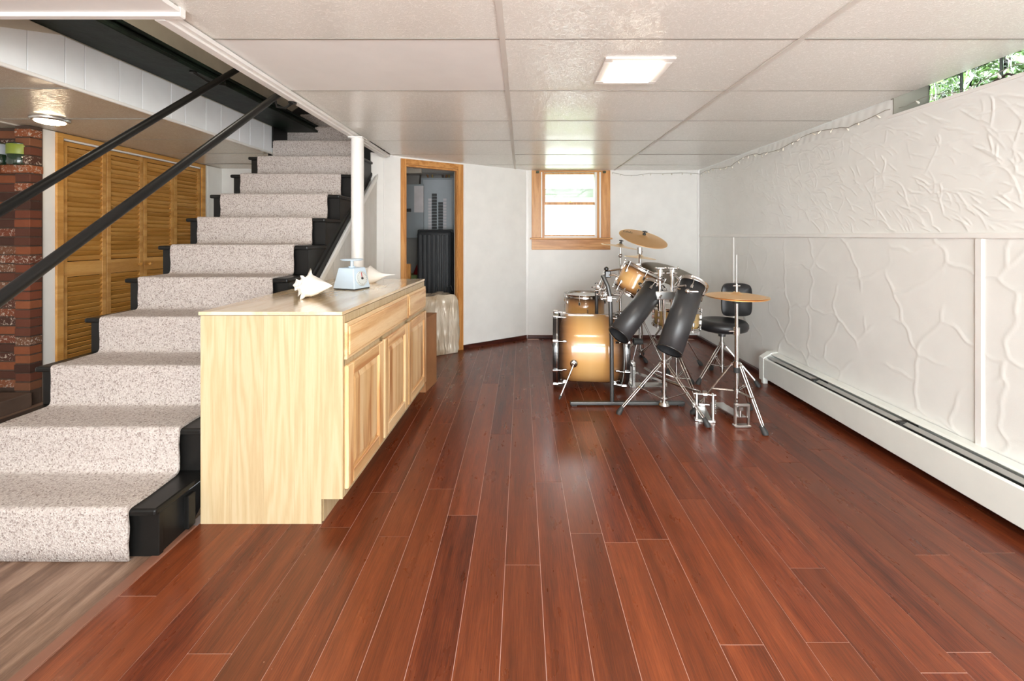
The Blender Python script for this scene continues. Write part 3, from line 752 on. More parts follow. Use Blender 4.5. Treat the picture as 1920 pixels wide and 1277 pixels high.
# post
post = thing('support_post', 'white round steel post under the ceiling edge behind the cabinet', 'post', (-1.280, 3.262, 0))
obj('shaft', MB().cyl((-1.280, 3.262, .012), (-1.280, 3.262, 2.006), .0475, n=28), white_trim, post)
obj('base_plate', MB().box(-1.345, -1.215, 3.212, 3.327, 0, .012), white_trim, post)
obj('cap_plate', MB().box(-1.335, -1.225, 3.212, 3.317, 2.006, 2.015), white_trim, post)

# ---------------------------------------------------------------- base cabinet
C0, C1 = 1.813, 3.19
def fx(y): return -.757+.024*(y-C0)                # face of the doors
def cx_(y): return -1.428-.030*(y-C0)              # back
cab = thing('base_cabinet', 'pale hickory base cabinet with three raised-panel doors and two drawer fronts', 'cabinet', (-1.09, 2.5, 0))
ep_ = obj('end_panel', MB().prism([(-1.391, .001), (-.870, .001), (-.870, .109), (-.777, .109), (-.777, .902), (-1.391, .902)], lambda u, v, w: (u, w, v), C0+.004, C0+.018), maple, cab)
sx_ = [-1.392, -1.268, -1.118, -.985, -.868, -.7757]
for k in range(5):
    obj('panel_stave', MB().box(sx_[k]+(.00015 if k else 0), sx_[k+1]-.00015, C0, C0+.0041, .108 if k == 4 else 0, .903), maple, ep_)
def skew(mb):
    mb.v = [(x+.024*(y-C0), y, z) for x, y, z in mb.v]; return mb
obj('carcass', skew(MB().box(-1.39, -.79, C0+.018, C1, .108, .890)), maple, cab)
obj('toe_kick', skew(MB().box(-1.37, -.868, C0+.018, C1-.02, 0, .108)), maple, cab)
Cf = C0+.0181
ff = MB().box(-.79, -.776, Cf, C1, .108, .15).box(-.79, -.776, Cf, C1, .675, .705).box(-.79, -.776, Cf, C1, .868, .903)
ybounds = [C0, 2.271, 2.722, C1]
for yy in ybounds: ff.box(-.79, -.776, max(Cf, yy-.022), min(C1, yy+.022), .15, .868)
obj('face_frame', skew(ff), maple, cab)
def panel_door(ya, yb, z0, z1):
    st = .058
    d = obj('door', skew(MB().box(-.7758, -.7725, ya+.004, yb-.004, z0+.004, z1-.004)), hickory, cab)
    obj('stile', skew(MB().box(-.7755, -.757, ya, ya+st, z0, z1, bev=.004)), hickory, d); obj('stile', skew(MB().box(-.7755, -.757, yb-st, yb, z0, z1, bev=.004)), hickory, d)
    obj('rail', skew(MB().box(-.7755, -.757, ya+st, yb-st, z1-st, z1, bev=.003)), hickory_h, d)
    obj('rail', skew(MB().box(-.7755, -.757, ya+st, yb-st, z0, z0+st, bev=.003)), hickory_h, d)
    a, b, c, e = ya+st, yb-st, z0+st, z1-st; q = .030
    n_st = 4
    for k in range(n_st):                                            # the panel is glued up of staves
        u0, u1 = a+(b-a)*k/n_st, a+(b-a)*(k+1)/n_st
        mb = MB()
        xo = lambda u, v: -.7710+min(1, min(u-a, b-u, v-c, e-v)/q)*.0095
        us = sorted({u0, u1} | {t for t in (a+q, b-q) if u0 < t < u1}); zs = [c, c+q, e-q, e]
        vs = [(xo(u, v), u, v) for u in us for v in zs]; m = len(zs)
        fs = [(i*m+j, (i+1)*m+j, (i+1)*m+j+1, i*m+j+1) for i in range(len(us)-1) for j in range(m-1)]
        mb.add(vs, fs); obj('panel_stave', skew(mb), hickory, d)
    return d
for ya, yb in zip(ybounds, ybounds[1:]): panel_door(ya+.012, yb-.012, .142, .682)
def drawer(ya, yb):
    d = obj('drawer', skew(MB().box(-.7755, -.762, ya, yb, .708, .868, bev=.003)), hickory_h, cab)
    obj('drawer_face', skew(MB().box(-.762, -.756, ya+.016, yb-.016, .724, .852, bev=.005)), hickory_h, d)
drawer(C0+.012, ybounds[2]-.01); drawer(ybounds[2]+.01, C1-.012)
top = MB().prism([(-1.396, 1.806), (-.775, 1.806), (-.742, C1+.01), (-1.440, C1+.01)], lambda u, v, w: (u, v, w), .9065, .921)
tag(obj('countertop', top, ply), 'loose glossy plywood top lying on the hickory cabinet', 'countertop')

# brown board box past the cabinet
bb = thing('board_box', 'plain brown board box on the floor at the far end of the cabinet', 'box', (-.95, 3.42, 0))
obj('body', MB().prism([(-1.16, 3.335), (-.765, 3.335), (-.728, 3.58), (-1.16, 3.58)], lambda u, v, w: (u, v, w), 0, .585), cardboard, bb)
obj('flap', MB().prism([(-1.162, 3.332), (-.763, 3.332), (-.726, 3.582), (-1.162, 3.582)], lambda u, v, w: (u, v, w), .585, .592), cardboard, bb)

# plastic-wrapped bundle in the doorway
def wrapped():
    t = thing('wrapped_box', 'bulky box wrapped in crinkled clear plastic in front of the doorway', 'box', aw(.55, -.1, 0))
    core = MB(); awbox(core, .30, .745, -.22, .085, .01, .60); obj('contents', core, plain('tan_contents', (.52, .38, .24, 1), .6), t)
    mb = MB(); n = 44; m = 30; vs = []
    import mathutils
    nz = mathutils.noise.noise
    s0, s1, n0, n1 = .285, .76, -.235, .105
    per = []
    for k in range(n):
        f = k/n*4; e = int(f); u = f-e
        per.append(((s0+(s1-s0)*u, n1), (s1, n1+(n0-n1)*u), (s1+(s0-s1)*u, n0), (s0, n0+(n1-n0)*u))[e])
    for j in range(m+1):
        z = .004+.62*j/m
        for (s_, n_) in per:
            cs, cn = (s0+s1)/2, (n0+n1)/2
            w = nz(Vector((s_*9+z*5, n_*9-z*7, z*6)))*.016+nz(Vector((s_*22, n_*22, z*14+s_*20)))*.008
            pull = -.045*max(0, (j/m-.86)/.14)**2+(-.012 if j < 2 else 0)+.012*math.sin(PI*j/m)
            L = math.hypot(s_-cs, n_-cn); q = 1+(w+pull)/L
            vs.append(aw(cs+(s_-cs)*q, cn+(n_-cn)*q, z+.012*nz(Vector((s_*8, n_*8, 3)))*(j/m)))
    mb.add(vs, [(j*n+k, j*n+(k+1) % n, (j+1)*n+(k+1) % n, (j+1)*n+k) for j in range(m) for k in range(n)], True)
    tp = [vs[m*n+k] for k in range(n)]; c = Vector(aw((s0+s1)/2, (n0+n1)/2, .632))
    rings = [tp]
    for q in (.75, .5, .25):
        rings.append([tuple(c+(Vector(p)-c)*q+Vector((0, 0, nz(Vector(p)*11)*.014))) for p in tp])
    allv = sum(rings, []); allv.append(tuple(c))
    fs = [(r*n+k, r*n+(k+1) % n, (r+1)*n+(k+1) % n, (r+1)*n+k) for r in range(3) for k in range(n)]+[(3*n+k, 3*n+(k+1) % n, 4*n) for k in range(n)]
    mb.add(allv, fs, True)
    obj('plastic_wrap', mb, wrap_mat, t)
wrapped()

# ---------------------------------------------------------------- utility room things
ep = thing('electrical_panel', 'grey electrical panel with open cover and two rows of breakers seen through the doorway', 'electrical panel', (-1.08, 5.5, 1.0))
YP = 5.50
def pb(x0, x1, y0, y1, d0=0, d1=.1, bev=.003):
    a, b = at(x0, y1, YP), at(x1, y0, YP); return MB().box(a.x, b.x, YP+d0, YP+d1, a.z, b.z, bev=bev)
obj('box', pb(789, 851, 333, 452, .0, .12), panel_grey, ep)
obj('cover_frame', pb(793, 848, 337, 448, -.012, 0), panel_grey2, ep)
dd = obj('open_door', pb(765, 797, 347, 446, -.08, -.06), panel_grey, ep)
obj('directory_card', pb(779.5, 797, 350, 399, -.083, -.0805, 0), paper, dd)
obj('latch', pb(766, 774, 392, 398, -.095, -.08), black_rubber, dd)
for x0, y0, w in ((810.5, 363, 9), (822.5, 379, 8.5)):
    k = 0; y = y0
    while y < 446:
        obj('breaker', pb(x0, x0+w, y+.4, y+5.0, -.03, -.012, .002), black_rubber, ep); y += 5.6
for x0 in (803.5, 831.5):
    y = 372
    while y < 446: obj('number_tab', pb(x0, x0+6, y+.5, y+4.6, -.016, -.012, 0), paper, ep); y += 5.6
cabx = [(787, 312, 787, 345), (800, 310, 803, 334), (806, 312, 811, 334), (832, 310, 830, 334), (838, 312, 836, 334), (845, 310, 842, 334)]
for i, (x0, y0, x1, y1) in enumerate(cabx):
    a, b = at(x0, y0, YP+.06), at(x1, y1, YP+.06); obj('cable', MB().tube([a, a.lerp(b, .5)+Vector((.012*(-1)**i, 0, 0)), b], .011, 8), (brown_wire, cardboard, brass)[i % 3], ep)
# ribbed case
YK = 5.0
kx0, kx1 = at(780, 0, YK).x, at(846, 0, YK).x; kz = 1.25+(CY-432)/F*YK
kc = thing('hard_case', 'tall dark grey ribbed plastic case standing in the doorway', 'case', ((kx0+kx1)/2, YK+.12, 0))
obj('shell', MB().box(kx0, kx1, YK+.02, YK+.28, .05, kz, bev=.045), case_mat, kc)
for i in range(7):
    x = kx0+.05+(kx1-kx0-.10)*i/6
    obj('rib', MB().box(x-.019, x+.019, YK-.002, YK+.03, .12, kz-.05, bev=.008), case_mat, kc)
obj('rim', MB().box(kx0-.008, kx1+.008, YK+.10, YK+.13, .05, kz+.012, bev=.012), black_rubber, kc)
obj('handle', MB().tube([at(834, 560, YK-.03), at(838, 540, YK-.05), at(845, 535, YK-.05), at(849, 545, YK-.03)], .012, 8), black_rubber, kc)
for x in (kx0+.06, kx1-.06): obj('wheel', MB().cyl((x-.02, YK+.22, .05), (x+.02, YK+.22, .05), .05, n=18), black_rubber, kc)
def blob(name, c, r, m, label, cat, seed, base):
    mb = MB(); n, k = 18, 12; vs = []
    from mathutils import noise
    for j in range(k+1):
        for i in range(n):
            a, b = 2*PI*i/n, PI*j/k
            d = Vector((math.cos(a)*math.sin(b), math.sin(a)*math.sin(b), -math.cos(b)))
            q = 1+.22*noise.noise(d*2.3+Vector((seed, 0, 0)))
            vs.append((c[0]+d.x*r[0]*q, c[1]+d.y*r[1]*q, max(base, c[2]+d.z*r[2]*q)))
    mb.add(vs, [(j*n+i, j*n+(i+1) % n, (j+1)*n+(i+1) % n, (j+1)*n+i) for j in range(k) for i in range(n)], True)
    return tag(obj(name, mb, m), label, cat)
blob('cloth_bag', (-1.22, 5.42, .50), (.20, .10, .50), red_cloth, 'red cloth bag behind the left side of the ribbed case', 'bag', 3, 0)
blob('cloth_bag', (-.76, 5.44, .46), (.13, .10, .46), red_cloth, 'red cloth bag behind the right side of the ribbed case', 'bag', 8, 0)
a, b = at(757, 520, 4.62), at(769, 495, 4.62)
tag(obj('wood_post', MB().box(a.x, b.x, 4.62, 4.66, 0, b.z, bev=.003), pine), 'short pine post standing inside the doorway at left', 'post')

# ---------------------------------------------------------------- things on the countertop
ZT = .921
def conch(name, c, L, Rm, ang, spikes, label, seed, tail):
    n, k = 60, 64; vs = []
    from mathutils import noise
    ca, sa = math.cos(ang), math.sin(ang)
    raw = []
    for j in range(k+1):
        t = j/k
        if t < .42: rad = Rm*(.04+.96*(t/.42)**.85)
        else: rad = Rm*max(.02, max(0, 1-(t-.42)/.58)**tail*.98+.02)
        for i in range(n):
            a = 2*PI*i/n
            ph = a-t*0
            w = 1+.05*math.sin(3*a+9*t)
            # stepped whorls towards the spire, knobs on the shoulder
            whorl = .10*abs(math.sin(PI*(t*9+a/(2*PI)))) if t < .42 else 0
            sp = 0
            if spikes:
                for (t0, m_, hgt, sg) in spikes:
                    kk = max(0, math.cos(m_*a+t0*8))
                    sp += hgt*kk**6*math.exp(-((t-t0)/sg)**2)
            lip = .32*Rm*math.exp(-((t-.58)/.2)**2)*max(0, math.cos(a+2.2))**3
            dent = -.25*math.exp(-((t-.62)/.16)**2)*max(0, math.cos(a+1.1))**4
            rr = rad*(w-whorl+dent)+sp+lip+.006*Rm*noise.noise(Vector((a*3, t*20, seed)))
            raw.append(Vector(((t-.5)*L, math.cos(a)*rr, math.sin(a)*rr*.86)))
    zmin = min(v.z for v in raw); flat = zmin*.80
    mb = MB()
    for v in raw:
        z = max(v.z, flat)-flat
        vs.append((c[0]+v.x*ca-v.y*sa, c[1]+v.x*sa+v.y*ca, ZT+z))
    mb.add(vs, [(j*n+i, j*n+(i+1) % n, (j+1)*n+(i+1) % n, (j+1)*n+i) for j in range(k) for i in range(n)], True)
    return tag(obj(name, mb, shell_mat), label, 'sea shell')
conch('sea_shell', (-1.105, 2.21), .225, .064, math.radians(-8), [(.12, 6, .020, .03), (.24, 7, .034, .035), (.38, 7, .050, .045)], 'spiky white conch shell on the countertop, left of the blue scale', 2.0, .85)
conch('sea_shell', (-1.045, 2.95), .29, .074, math.radians(8), None, 'smooth white whelk shell with a long tail behind the blue scale', 5.0, 2.2)
sc = thing('kitchen_scale', 'pale blue kitchen scale with round dial and flat tray on the countertop', 'scale', (-1.06, 2.58, ZT))
Msc = Matrix.Translation((-1.055, 2.60, ZT)) @ Matrix.Rotation(math.radians(-20), 4, 'Z')
mb = MB(); hx, hy, tx_, ty_ = .083, .072, .058, .052
vs = [(-hx, -hy, .006), (hx, -hy, .006), (hx, hy, .006), (-hx, hy, .006), (-tx_, -ty_, .132), (tx_, -ty_, .132), (tx_, ty_, .132), (-tx_, ty_, .132)]
bm = bmesh.new(); bv = [bm.verts.new(v) for v in vs]
for f in [(3, 2, 1, 0), (4, 5, 6, 7), (0, 1, 5, 4), (1, 2, 6, 5), (2, 3, 7, 6), (3, 0, 4, 7)]: bm.faces.new([bv[i] for i in f])
bmesh.ops.bevel(bm, geom=bm.edges[:], offset=.006, segments=3, affect='EDGES', profile=.5); bm.verts.index_update()
mb.add([v.co[:] for v in bm.verts], [[v.index for v in f.verts] for f in bm.faces], False, Msc); bm.free()
obj('body', mb, scale_mat, sc)
obj('base', MB().box(-hx+.006, hx-.006, -hy+.006, hy-.006, 0, .007, Msc), black_rubber, sc)
Md = Msc @ axis_matrix((.0725, 0, .066), (.98, 0, .2), (0, 1, 0))
dl = obj('dial', MB().lathe([(.046, 0), (.046, .004), (.042, .005), (0, .005)], 32, Md), dial_mat, sc)
obj('dial_hub', MB().lathe([(.007, .005), (.007, .011), (0, .012)], 16, Md), black_rubber, dl)
obj('pointer', MB().box(-.002, .002, .0, .036, .006, .008, Md), plain('red_pointer', (.5, .05, .05, 1), .5), dl)
tk = MB()
for i in range(20):
    Mt = Md @ Matrix.Rotation(2*PI*i/20, 4, 'Z'); tk.box(-.0007, .0007, .034, .041, .005, .0058, Mt)
obj('tick_marks', tk, black_rubber, dl)
obj('stem', MB().cyl(Msc @ Vector((0, 0, .128)), Msc @ Vector((0, 0, .176)), .009).cyl(Msc @ Vector((0, 0, .130)), Msc @ Vector((0, 0, .140)), .02), scale_mat, sc)
obj('tray', MB().lathe([(.0, .174), (.055, .174), (.066, .180), (.068, .184), (.064, .184), (.054, .179), (0, .178)], 36, Msc), scale_mat, sc)

# ---------------------------------------------------------------- jars on the brick ledge
zj = ledge_z+.057-.0
zrow_l = .115+round((ledge_z-.115)/ch)*ch; zj = zrow_l+.0572
def jar(x, label, lm):
    t = thing('jar', label, 'jar', (x, BY+.045, zj), 'candle jars on the brick ledge')
    M = Matrix.Translation((x, BY+.035, zj))
    obj('glass', MB().lathe([(0, 0), (.066, 0), (.070, .006), (.070, .078), (.068, .080)], 32, M), jar_green, t)
    obj('label_band', MB().lathe([(.0705, .078), (.0715, .080), (.0715, .150), (.0705, .152)], 32, M, True, False), lm, t)
    obj('lid', MB().lathe([(.070, .150), (.071, .153), (.071, .158), (.055, .163), (0, .164)], 32, M), jar_green, t)
    for dx in (-.026, .012): obj('lid_knob', MB().ball((x+dx, BY+.02, zj+.170), .0085), black_rubber, t)
jar(at(28, 0, BY).x, 'dark green jar with a lime green label on the brick ledge', jar_lime)
jar(at(-8, 0, BY).x-.012, 'dark jar with a silver grey label at the photo\'s left edge', jar_blue)

# ---------------------------------------------------------------- lamps
l1 = thing('ceiling_light', 'square recessed ceiling light glowing warm white above the room', 'ceiling light', (.53, 2.02, ZC))
lx0, lx1, ly0, ly1 = .375, .69, 1.86, 2.18
obj('frame', MB().box(lx0, lx1, ly0, ly0+.045, 2.038, 2.047, bev=.003).box(lx0, lx1, ly1-.045, ly1, 2.038, 2.047, bev=.003).box(lx0, lx0+.045, ly0+.045, ly1-.045, 2.038, 2.047, bev=.003).box(lx1-.045, lx1, ly0+.045, ly1-.045, 2.038, 2.047, bev=.003), white_trim, l1)
obj('lens', MB().box(lx0+.042, lx1-.042, ly0+.042, ly1-.042, 2.032, 2.044, bev=.003), lamp_mat, l1)
l2 = thing('ceiling_light', 'round flush ceiling light lit near the brick column', 'ceiling light', (-3.27, 2.90, ZL))
M = Matrix.Translation((-3.27, 2.90, ZL+.002)) @ Matrix.Rotation(PI, 4, 'X')
obj('rim', MB().lathe([(.100, 0), (.100, .008), (.093, .017), (.078, .020), (.076, .016), (.076, 0)], 40, M), satin_metal, l2)
obj('lens', MB().lathe([(.0765, .014), (.073, .026), (.05, .034), (0, .037)], 40, M), lamp_mat2, l2)

# ---------------------------------------------------------------- baseboard heater
HY0, HY1 = .2, 3.585
ht = thing('baseboard_heater', 'long pale enamel baseboard heater along the right wall', 'heater', (XR-.06, 2.2, .05))
xf = XR-.125
obj('back_panel', MB().box(XR-.012, XR-.004, HY0, HY1-.04, .04, .262), heater_mat, ht)
obj('top_hood', MB().prism([(XR-.004, .262), (XR-.004, .252), (XR-.062, .244), (XR-.066, .250), (XR-.05, .258)], lambda u, v, w: (u, w, v), HY0, HY1-.05), heater_mat, ht)
obj('front_cover', MB().prism([(xf, .056), (xf+.010, .050), (xf+.014, .056), (xf+.010, .062), (xf+.008, .205), (xf+.016, .214), (xf+.012, .220), (xf, .212)], lambda u, v, w: (u, w, v), HY0, HY1-.05), heater_mat, ht)
obj('damper_blade', MB().prism([(xf+.028, .226), (xf+.052, .238), (xf+.054, .235), (xf+.030, .222)], lambda u, v, w: (u, w, v), HY0, HY1-.06), heater_fin, ht)
obj('heating_element', MB().box(xf+.022, XR-.014, HY0, HY1-.07, .09, .19), heater_dark, ht)
for y in (.9, 1.62, 2.28, 2.95): obj('damper_bracket', MB().box(xf+.012, XR-.012, y-.012, y+.012, .195, .238), heater_dark, ht)
obj('end_cap', MB().prism([(xf-.004, .028), (XR-.004, .028), (XR-.004, .268), (XR-.06, .262), (xf-.004, .218)], lambda u, v, w: (u, w, v), HY1-.06, HY1), heater_mat, ht)
obj('foot', MB().box(xf+.004, xf+.04, HY1-.05, HY1-.02, .0, .030), heater_mat, ht)

# ---------------------------------------------------------------- string lights
def string_lights(path, name, label, every, hang):
    t = thing(name, label, 'string lights', path[0])
    obj('wire', MB().tube(path, .0022, 5), wire_mat, t)
    me = None; acc = 0; k = 0
    for a, b in zip(path, path[1:]):
        a, b = Vector(a), Vector(b); L = (b-a).length
        while acc < L:
            p = a+(b-a)*acc/L; acc += every*R.uniform(.7, 1.3)
            if me is None: me = meshdata('bulb', MB().lathe([(0, -.030), (.0045, -.027), (.0065, -.020), (.004, -.010), (.003, 0), (0, .001)], 8), bulb_mat, (0, 0, 0))[0]
            o = inst('bulb', me, p, t); o.rotation_euler = (R.uniform(-.9, .9), R.uniform(-.9, .9), 0)
        acc -= L
pth = []
for i in range(46):
    y = 5.02-(5.02-2.47)*i/45; z = 1.99+.02*math.sin(i*.42)+(-.012 if i % 9 == 4 else 0)
    pth.append((XR-.016, y, min(z, 2.03)))
for i in range(12): pth.append((XR+.06+.01*math.sin(i), 2.42-.09*i, GZ0+.045+.02*math.sin(i*1.3)))
pth = [(1.10, YB-.008, 2.02), (1.25, YB-.008, 1.985), (1.40, YB-.008, 1.985), (1.56, YB-.008, 2.01), (1.72, YB-.008, 2.005), (1.95, YB-.008, 2.015), (2.12, YB-.012, 2.005)]+pth
string_lights(pth, 'string_lights', 'thin string of small clear bulbs along the top of the walls', .11, 1)
tag(obj('brown_cable', MB().tube([(XR+.10, 2.05-.05*i, GZ0+.012+.018*abs(math.sin(i*.9))+.01*(i % 3)) for i in range(20)], .006, 6), brown_wire), 'dark brown cable lying on the glass block window sill', 'cable')

# ================================================================== DRUM KIT
def ring_prof(r, t, h):                          # flat metal hoop
    return [(r-t, -h), (r, -h), (r+.004, -h+.003), (r, -h+.006), (r, h-.006), (r+.004, h-.003), (r, h), (r-t, h), (r-t, -h)]
def drum(name, label, M, r, depth, burst, nl, hoop_h=.018, hoopm=chrome, head=head_white, head2=head_white, wood_hoop=False, badge=True):
    c = M.to_translation(); t = thing(name, label, 'drum', c)
    hd = depth/2
    obj('shell', MB().lathe([(r-.007, -hd), (r, -hd), (r, -hd*.5), (r, 0), (r, hd*.5), (r, hd), (r-.007, hd), (r-.007, -hd)], 48, None, True, False), burst, t, M)
    for sg in (1, -1):
        Mh = M @ Matrix.Translation((0, 0, sg*(hd-.004)))
        if wood_hoop:
            w = .021
            hp = obj('hoop', MB().lathe([(r+.004, -w), (r+.018, -w), (r+.019, -w+.002), (r+.019, w-.002), (r+.018, w), (r+.004, w), (r+.004, -w)], 56, Matrix.Translation((0, 0, sg*w)), True, False), black_gloss, t, Mh)
            obj('inlay', MB().lathe([(r+.0195, -.0045), (r+.0203, -.004), (r+.0203, .004), (r+.0195, .0045)], 56, Matrix.Translation((0, 0, sg*(w-.012))), True, False), chrome, hp, Mh)
        else:
            obj('hoop', MB().lathe(ring_prof(r+.011, .004, hoop_h), 48, Matrix.Translation((0, 0, sg*hoop_h*.5)), True, False), hoopm, t, Mh)
        obj('head', MB().lathe([(r+.004, -.004), (r+.004, .003), (r-.008, .006), (0, .0065)], 48, Matrix.Rotation(0 if sg > 0 else PI, 4, 'X'), True, False), head if sg > 0 else head2, t, Mh)
    lug_me = None
    for k in range(nl):
        a = 2*PI*(k+.5)/nl
        for sg in (1, -1):
            Ml = M @ Matrix.Rotation(a, 4, 'Z')
            mb = MB()
            zc = sg*(hd-.055 if depth > .2 else hd-.045)
            ln = .016
            mb.box(r-.002, r+.018, -.009, .009, zc-ln, zc+ln, bev=.004)
            mb.cyl((r+.012, 0, zc), (r+.012, 0, sg*(hd+.012)), .0032, n=6)
            if wood_hoop:
                mb.cyl((r+.012, 0, zc), (r+.024, 0, sg*(hd+.032)), .004, n=6)
                mb.box(r+.017, r+.032, -.012, .012, min(sg*(hd-.006), sg*(hd+.040)), max(sg*(hd-.006), sg*(hd+.040)), bev=.004)
            else: mb.cyl((r+.012, 0, sg*(hd+.004)), (r+.012, 0, sg*(hd+.020)), .006, n=6)
            obj('lug', mb, chrome, t, Ml)
    if badge: obj('badge', MB().lathe([(.0, .0035), (.020, .002), (.021, 0)], 20, axis_matrix((0, -r+.0005, 0), (0, -1, 0)) @ Matrix.Diagonal((1, .6, 1, 1))), plain('black_gold_badge', (.03, .025, .015, 1), .3), t, M)
    return t
RX = lambda a: Matrix.Rotation(math.radians(a), 4, 'X')
RY = lambda a: Matrix.Rotation(math.radians(a), 4, 'Y')
# bass drum: axis along X
Mk = Matrix.Translation((.560, 3.50, .317)) @ Matrix.Rotation(math.radians(-5), 4, 'Z') @ RY(90)
kick = drum('bass_drum', 'large sunburst bass drum with black hoops lying on its side on the floor', Mk, .277, .515, burst_kick, 8, wood_hoop=True, badge=False, head=head_white, head2=head_black)
for (x, a, b) in ((.40, (.405, 3.230, .262), (.285, 3.165, .012)), (.40, (.405, 3.762, .262), (.30, 3.84, .012))):
    sp_ = obj('spur', MB().cyl(a, b, .008, .006, n=10).ball(a, .016), chrome, kick)
    av, bv_ = Vector(a), Vector(b)
    obj('spur_bracket', MB().lathe([(.030, 0), (.030, .012), (.018, .020), (0, .020)], 18, axis_matrix((a[0], a[1]+(.012 if a[1] < 3.5 else -.012), a[2]), (0, -1 if a[1] < 3.5 else 1, 0))), chrome, kick)
    obj('rubber_foot', MB().cyl(av.lerp(bv_, .9), av.lerp(bv_, 1.0), .011, .008, n=10), black_rubber, sp_)
# floor tom
Mf = Matrix.Translation((.622, 4.12, .445))
ft = drum('floor_tom', 'sunburst floor tom standing behind the bass drum, left end of the kit', Mf, .192, .44, burst_floor, 8, .017)
for k in range(3):
    a = 2*PI*k/3+.5; ca_, sa_ = math.cos(a), math.sin(a)
    lg = obj('leg', MB().tube([(.622+ca_*.214, 4.12+sa_*.214, .56), (.622+ca_*.214, 4.12+sa_*.214, .20), (.622+ca_*.235, 4.12+sa_*.235, .10), (.622+ca_*.25, 4.12+sa_*.25, .012)], .006, 8), chrome, ft)
    obj('leg_bracket', MB().box(-.014, .014, -.012, .012, -.03, .03, Matrix.Translation((.622+ca_*.206, 4.12+sa_*.206, .42)) @ Matrix.Rotation(a, 4, 'Z'), bev=.004), chrome, ft)
    obj('rubber_foot', MB().cyl((.622+ca_*.249, 4.12+sa_*.249, .03), (.622+ca_*.251, 4.12+sa_*.251, 0), .012, .014, n=10), black_rubber, lg)
# rack toms, tilted towards the throne
Mt1 = axis_matrix((.935, 3.425, .878), (.42, -.06, .90)); Mt2 = axis_matrix((1.085, 3.72, .812), (.40, -.02, .90))
tom1 = drum('rack_tom', 'small sunburst rack tom tilted above the bass drum, behind the black tubes', Mt1, .140, .215, burst_tom, 6, .015, chrome)
tom2 = drum('rack_tom', 'small sunburst rack tom farther back, under the dark ride cymbal', Mt2, .140, .22, burst_tom, 6, .015, chrome)
# snare and its stand
def tripod(t, c, hub_z, feet, colr=.0125, brace=True, m=chrome, low=.10):
    C = Vector((c[0], c[1], 0))
    for fx_, fy_ in feet:
        f = Vector((fx_, fy_, 0)); d = (f-C).normalized(); s = Vector((-d.y, d.x, 0))
        top = C+d*.028+Vector((0, 0, hub_z)); bot = f+Vector((0, 0, .028))
        mb = MB()
        for k in (-1, 1): mb.tube([top+s*.009*k, top.lerp(bot, .15)+s*.011*k, top.lerp(bot, .9)+s*.010*k, bot+s*.003*k], .0042, 7)
        mb.cyl(top-s*.014, top+s*.014, .007, n=8)
        if brace:
            mid = top.lerp(bot, .52); cl_ = C+d*.018+Vector((0, 0, low))
            for k in (-1, 1): mb.tube([mid+s*.007*k, cl_+s*.007*k], .0032, 6)
            mb.cyl(mid-s*.014, mid+s*.014, .006, n=8)
        lg = obj('leg', mb, m, t)
        obj('rubber_foot', MB().tube([f-d*.022+Vector((0, 0, .050)), f-d*.006+Vector((0, 0, .028)), f+d*.006+Vector((0, 0, .012)), f+d*.010], [.012, .018, .020, .018], 12), black_rubber, lg)
    obj('hub', MB().cyl((c[0], c[1], hub_z-.018), (c[0], c[1], hub_z+.022), .024, n=16), m, t)
    if brace: obj('collar', MB().cyl((c[0], c[1], low-.014), (c[0], c[1], low+.014), .020, n=14), m, t)
def circ(c, r, a0, n=3): return [(c[0]+r*math.cos(a0+2*PI*k/n), c[1]+r*math.sin(a0+2*PI*k/n)) for k in range(n)]
sn = (1.235, 3.335)
Msn = axis_matrix((sn[0], sn[1], .605), (.05, -.03, 1))
drum('snare_drum', 'shallow gold wood snare drum behind the black tubes', Msn, .170, .135, burst_snare, 8, .014, chrome)
ss = thing('snare_stand', 'chrome snare stand holding the gold snare drum', 'drum stand', (sn[0], sn[1], 0))
tripod(ss, sn, .30, circ(sn, .27, .75), low=.12)
obj('column', MB().cyl((sn[0], sn[1], .07), (sn[0], sn[1], .50), .011), chrome, ss)
for k in range(3):
    a = 2*PI*k/3+.2; ca_, sa_ = math.cos(a), math.sin(a)
    obj('basket_arm', MB().tube([(sn[0]+ca_*.015, sn[1]+sa_*.015, .47), (sn[0]+ca_*.10, sn[1]+sa_*.10, .505), (sn[0]+ca_*.196, sn[1]+sa_*.196, .512), (sn[0]+ca_*.20, sn[1]+sa_*.20, .55)], .006, 8), chrome, ss)
# drum rack
rk = thing('drum_rack', 'dark grey tube rack with a flat floor bar and one upright by the bass drum', 'drum rack', (.66, 3.08, 0))
ba, bz = at(1068, 752, 3.10).x, at(1285, 757, 3.06).x
obj('floor_bar', MB().box(ba, bz, 3.062, 3.098, .006, .030, bev=.006), dark_metal, rk)
for x in (ba+.03, bz-.03): obj('floor_pad', MB().box(x-.02, x+.02, 3.064, 3.096, 0, .006), black_rubber, rk)
upx = at(1147.5, 0, 3.08).x
obj('upright', MB().tube([(upx, 3.08, .03), (upx-.004, 3.08, .50), (upx-.014, 3.08, .80), (upx-.03, 3.09, .88), (upx-.062, 3.12, .955)], .0155, 12), dark_metal, rk)
obj('cross_bar', MB().tube([(upx-.02, 3.085, .785), (.66, 3.45, .79), (.70, 3.90, .79)], .0155, 12), satin_metal, rk)
obj('rear_upright', MB().tube([(.70, 3.90, .81), (.70, 3.90, .012)], .0155, 12), dark_metal, rk)
obj('rear_foot', MB().box(.50, .90, 3.882, 3.918, 0, .014, bev=.003), dark_metal, rk)
for (x, y, z) in ((upx-.02, 3.085, .785), (.650, 3.30, .788), (.664, 3.50, .79), (.685, 3.74, .79)):
    obj('clamp', MB().box(x-.022, x+.022, y-.02, y+.02, z-.024, z+.024, bev=.007).cyl((x-.05, y, z), (x+.05, y, z), .006).box(x-.062, x-.05, y-.016, y+.016, z-.005, z+.005, bev=.002), chrome, rk)
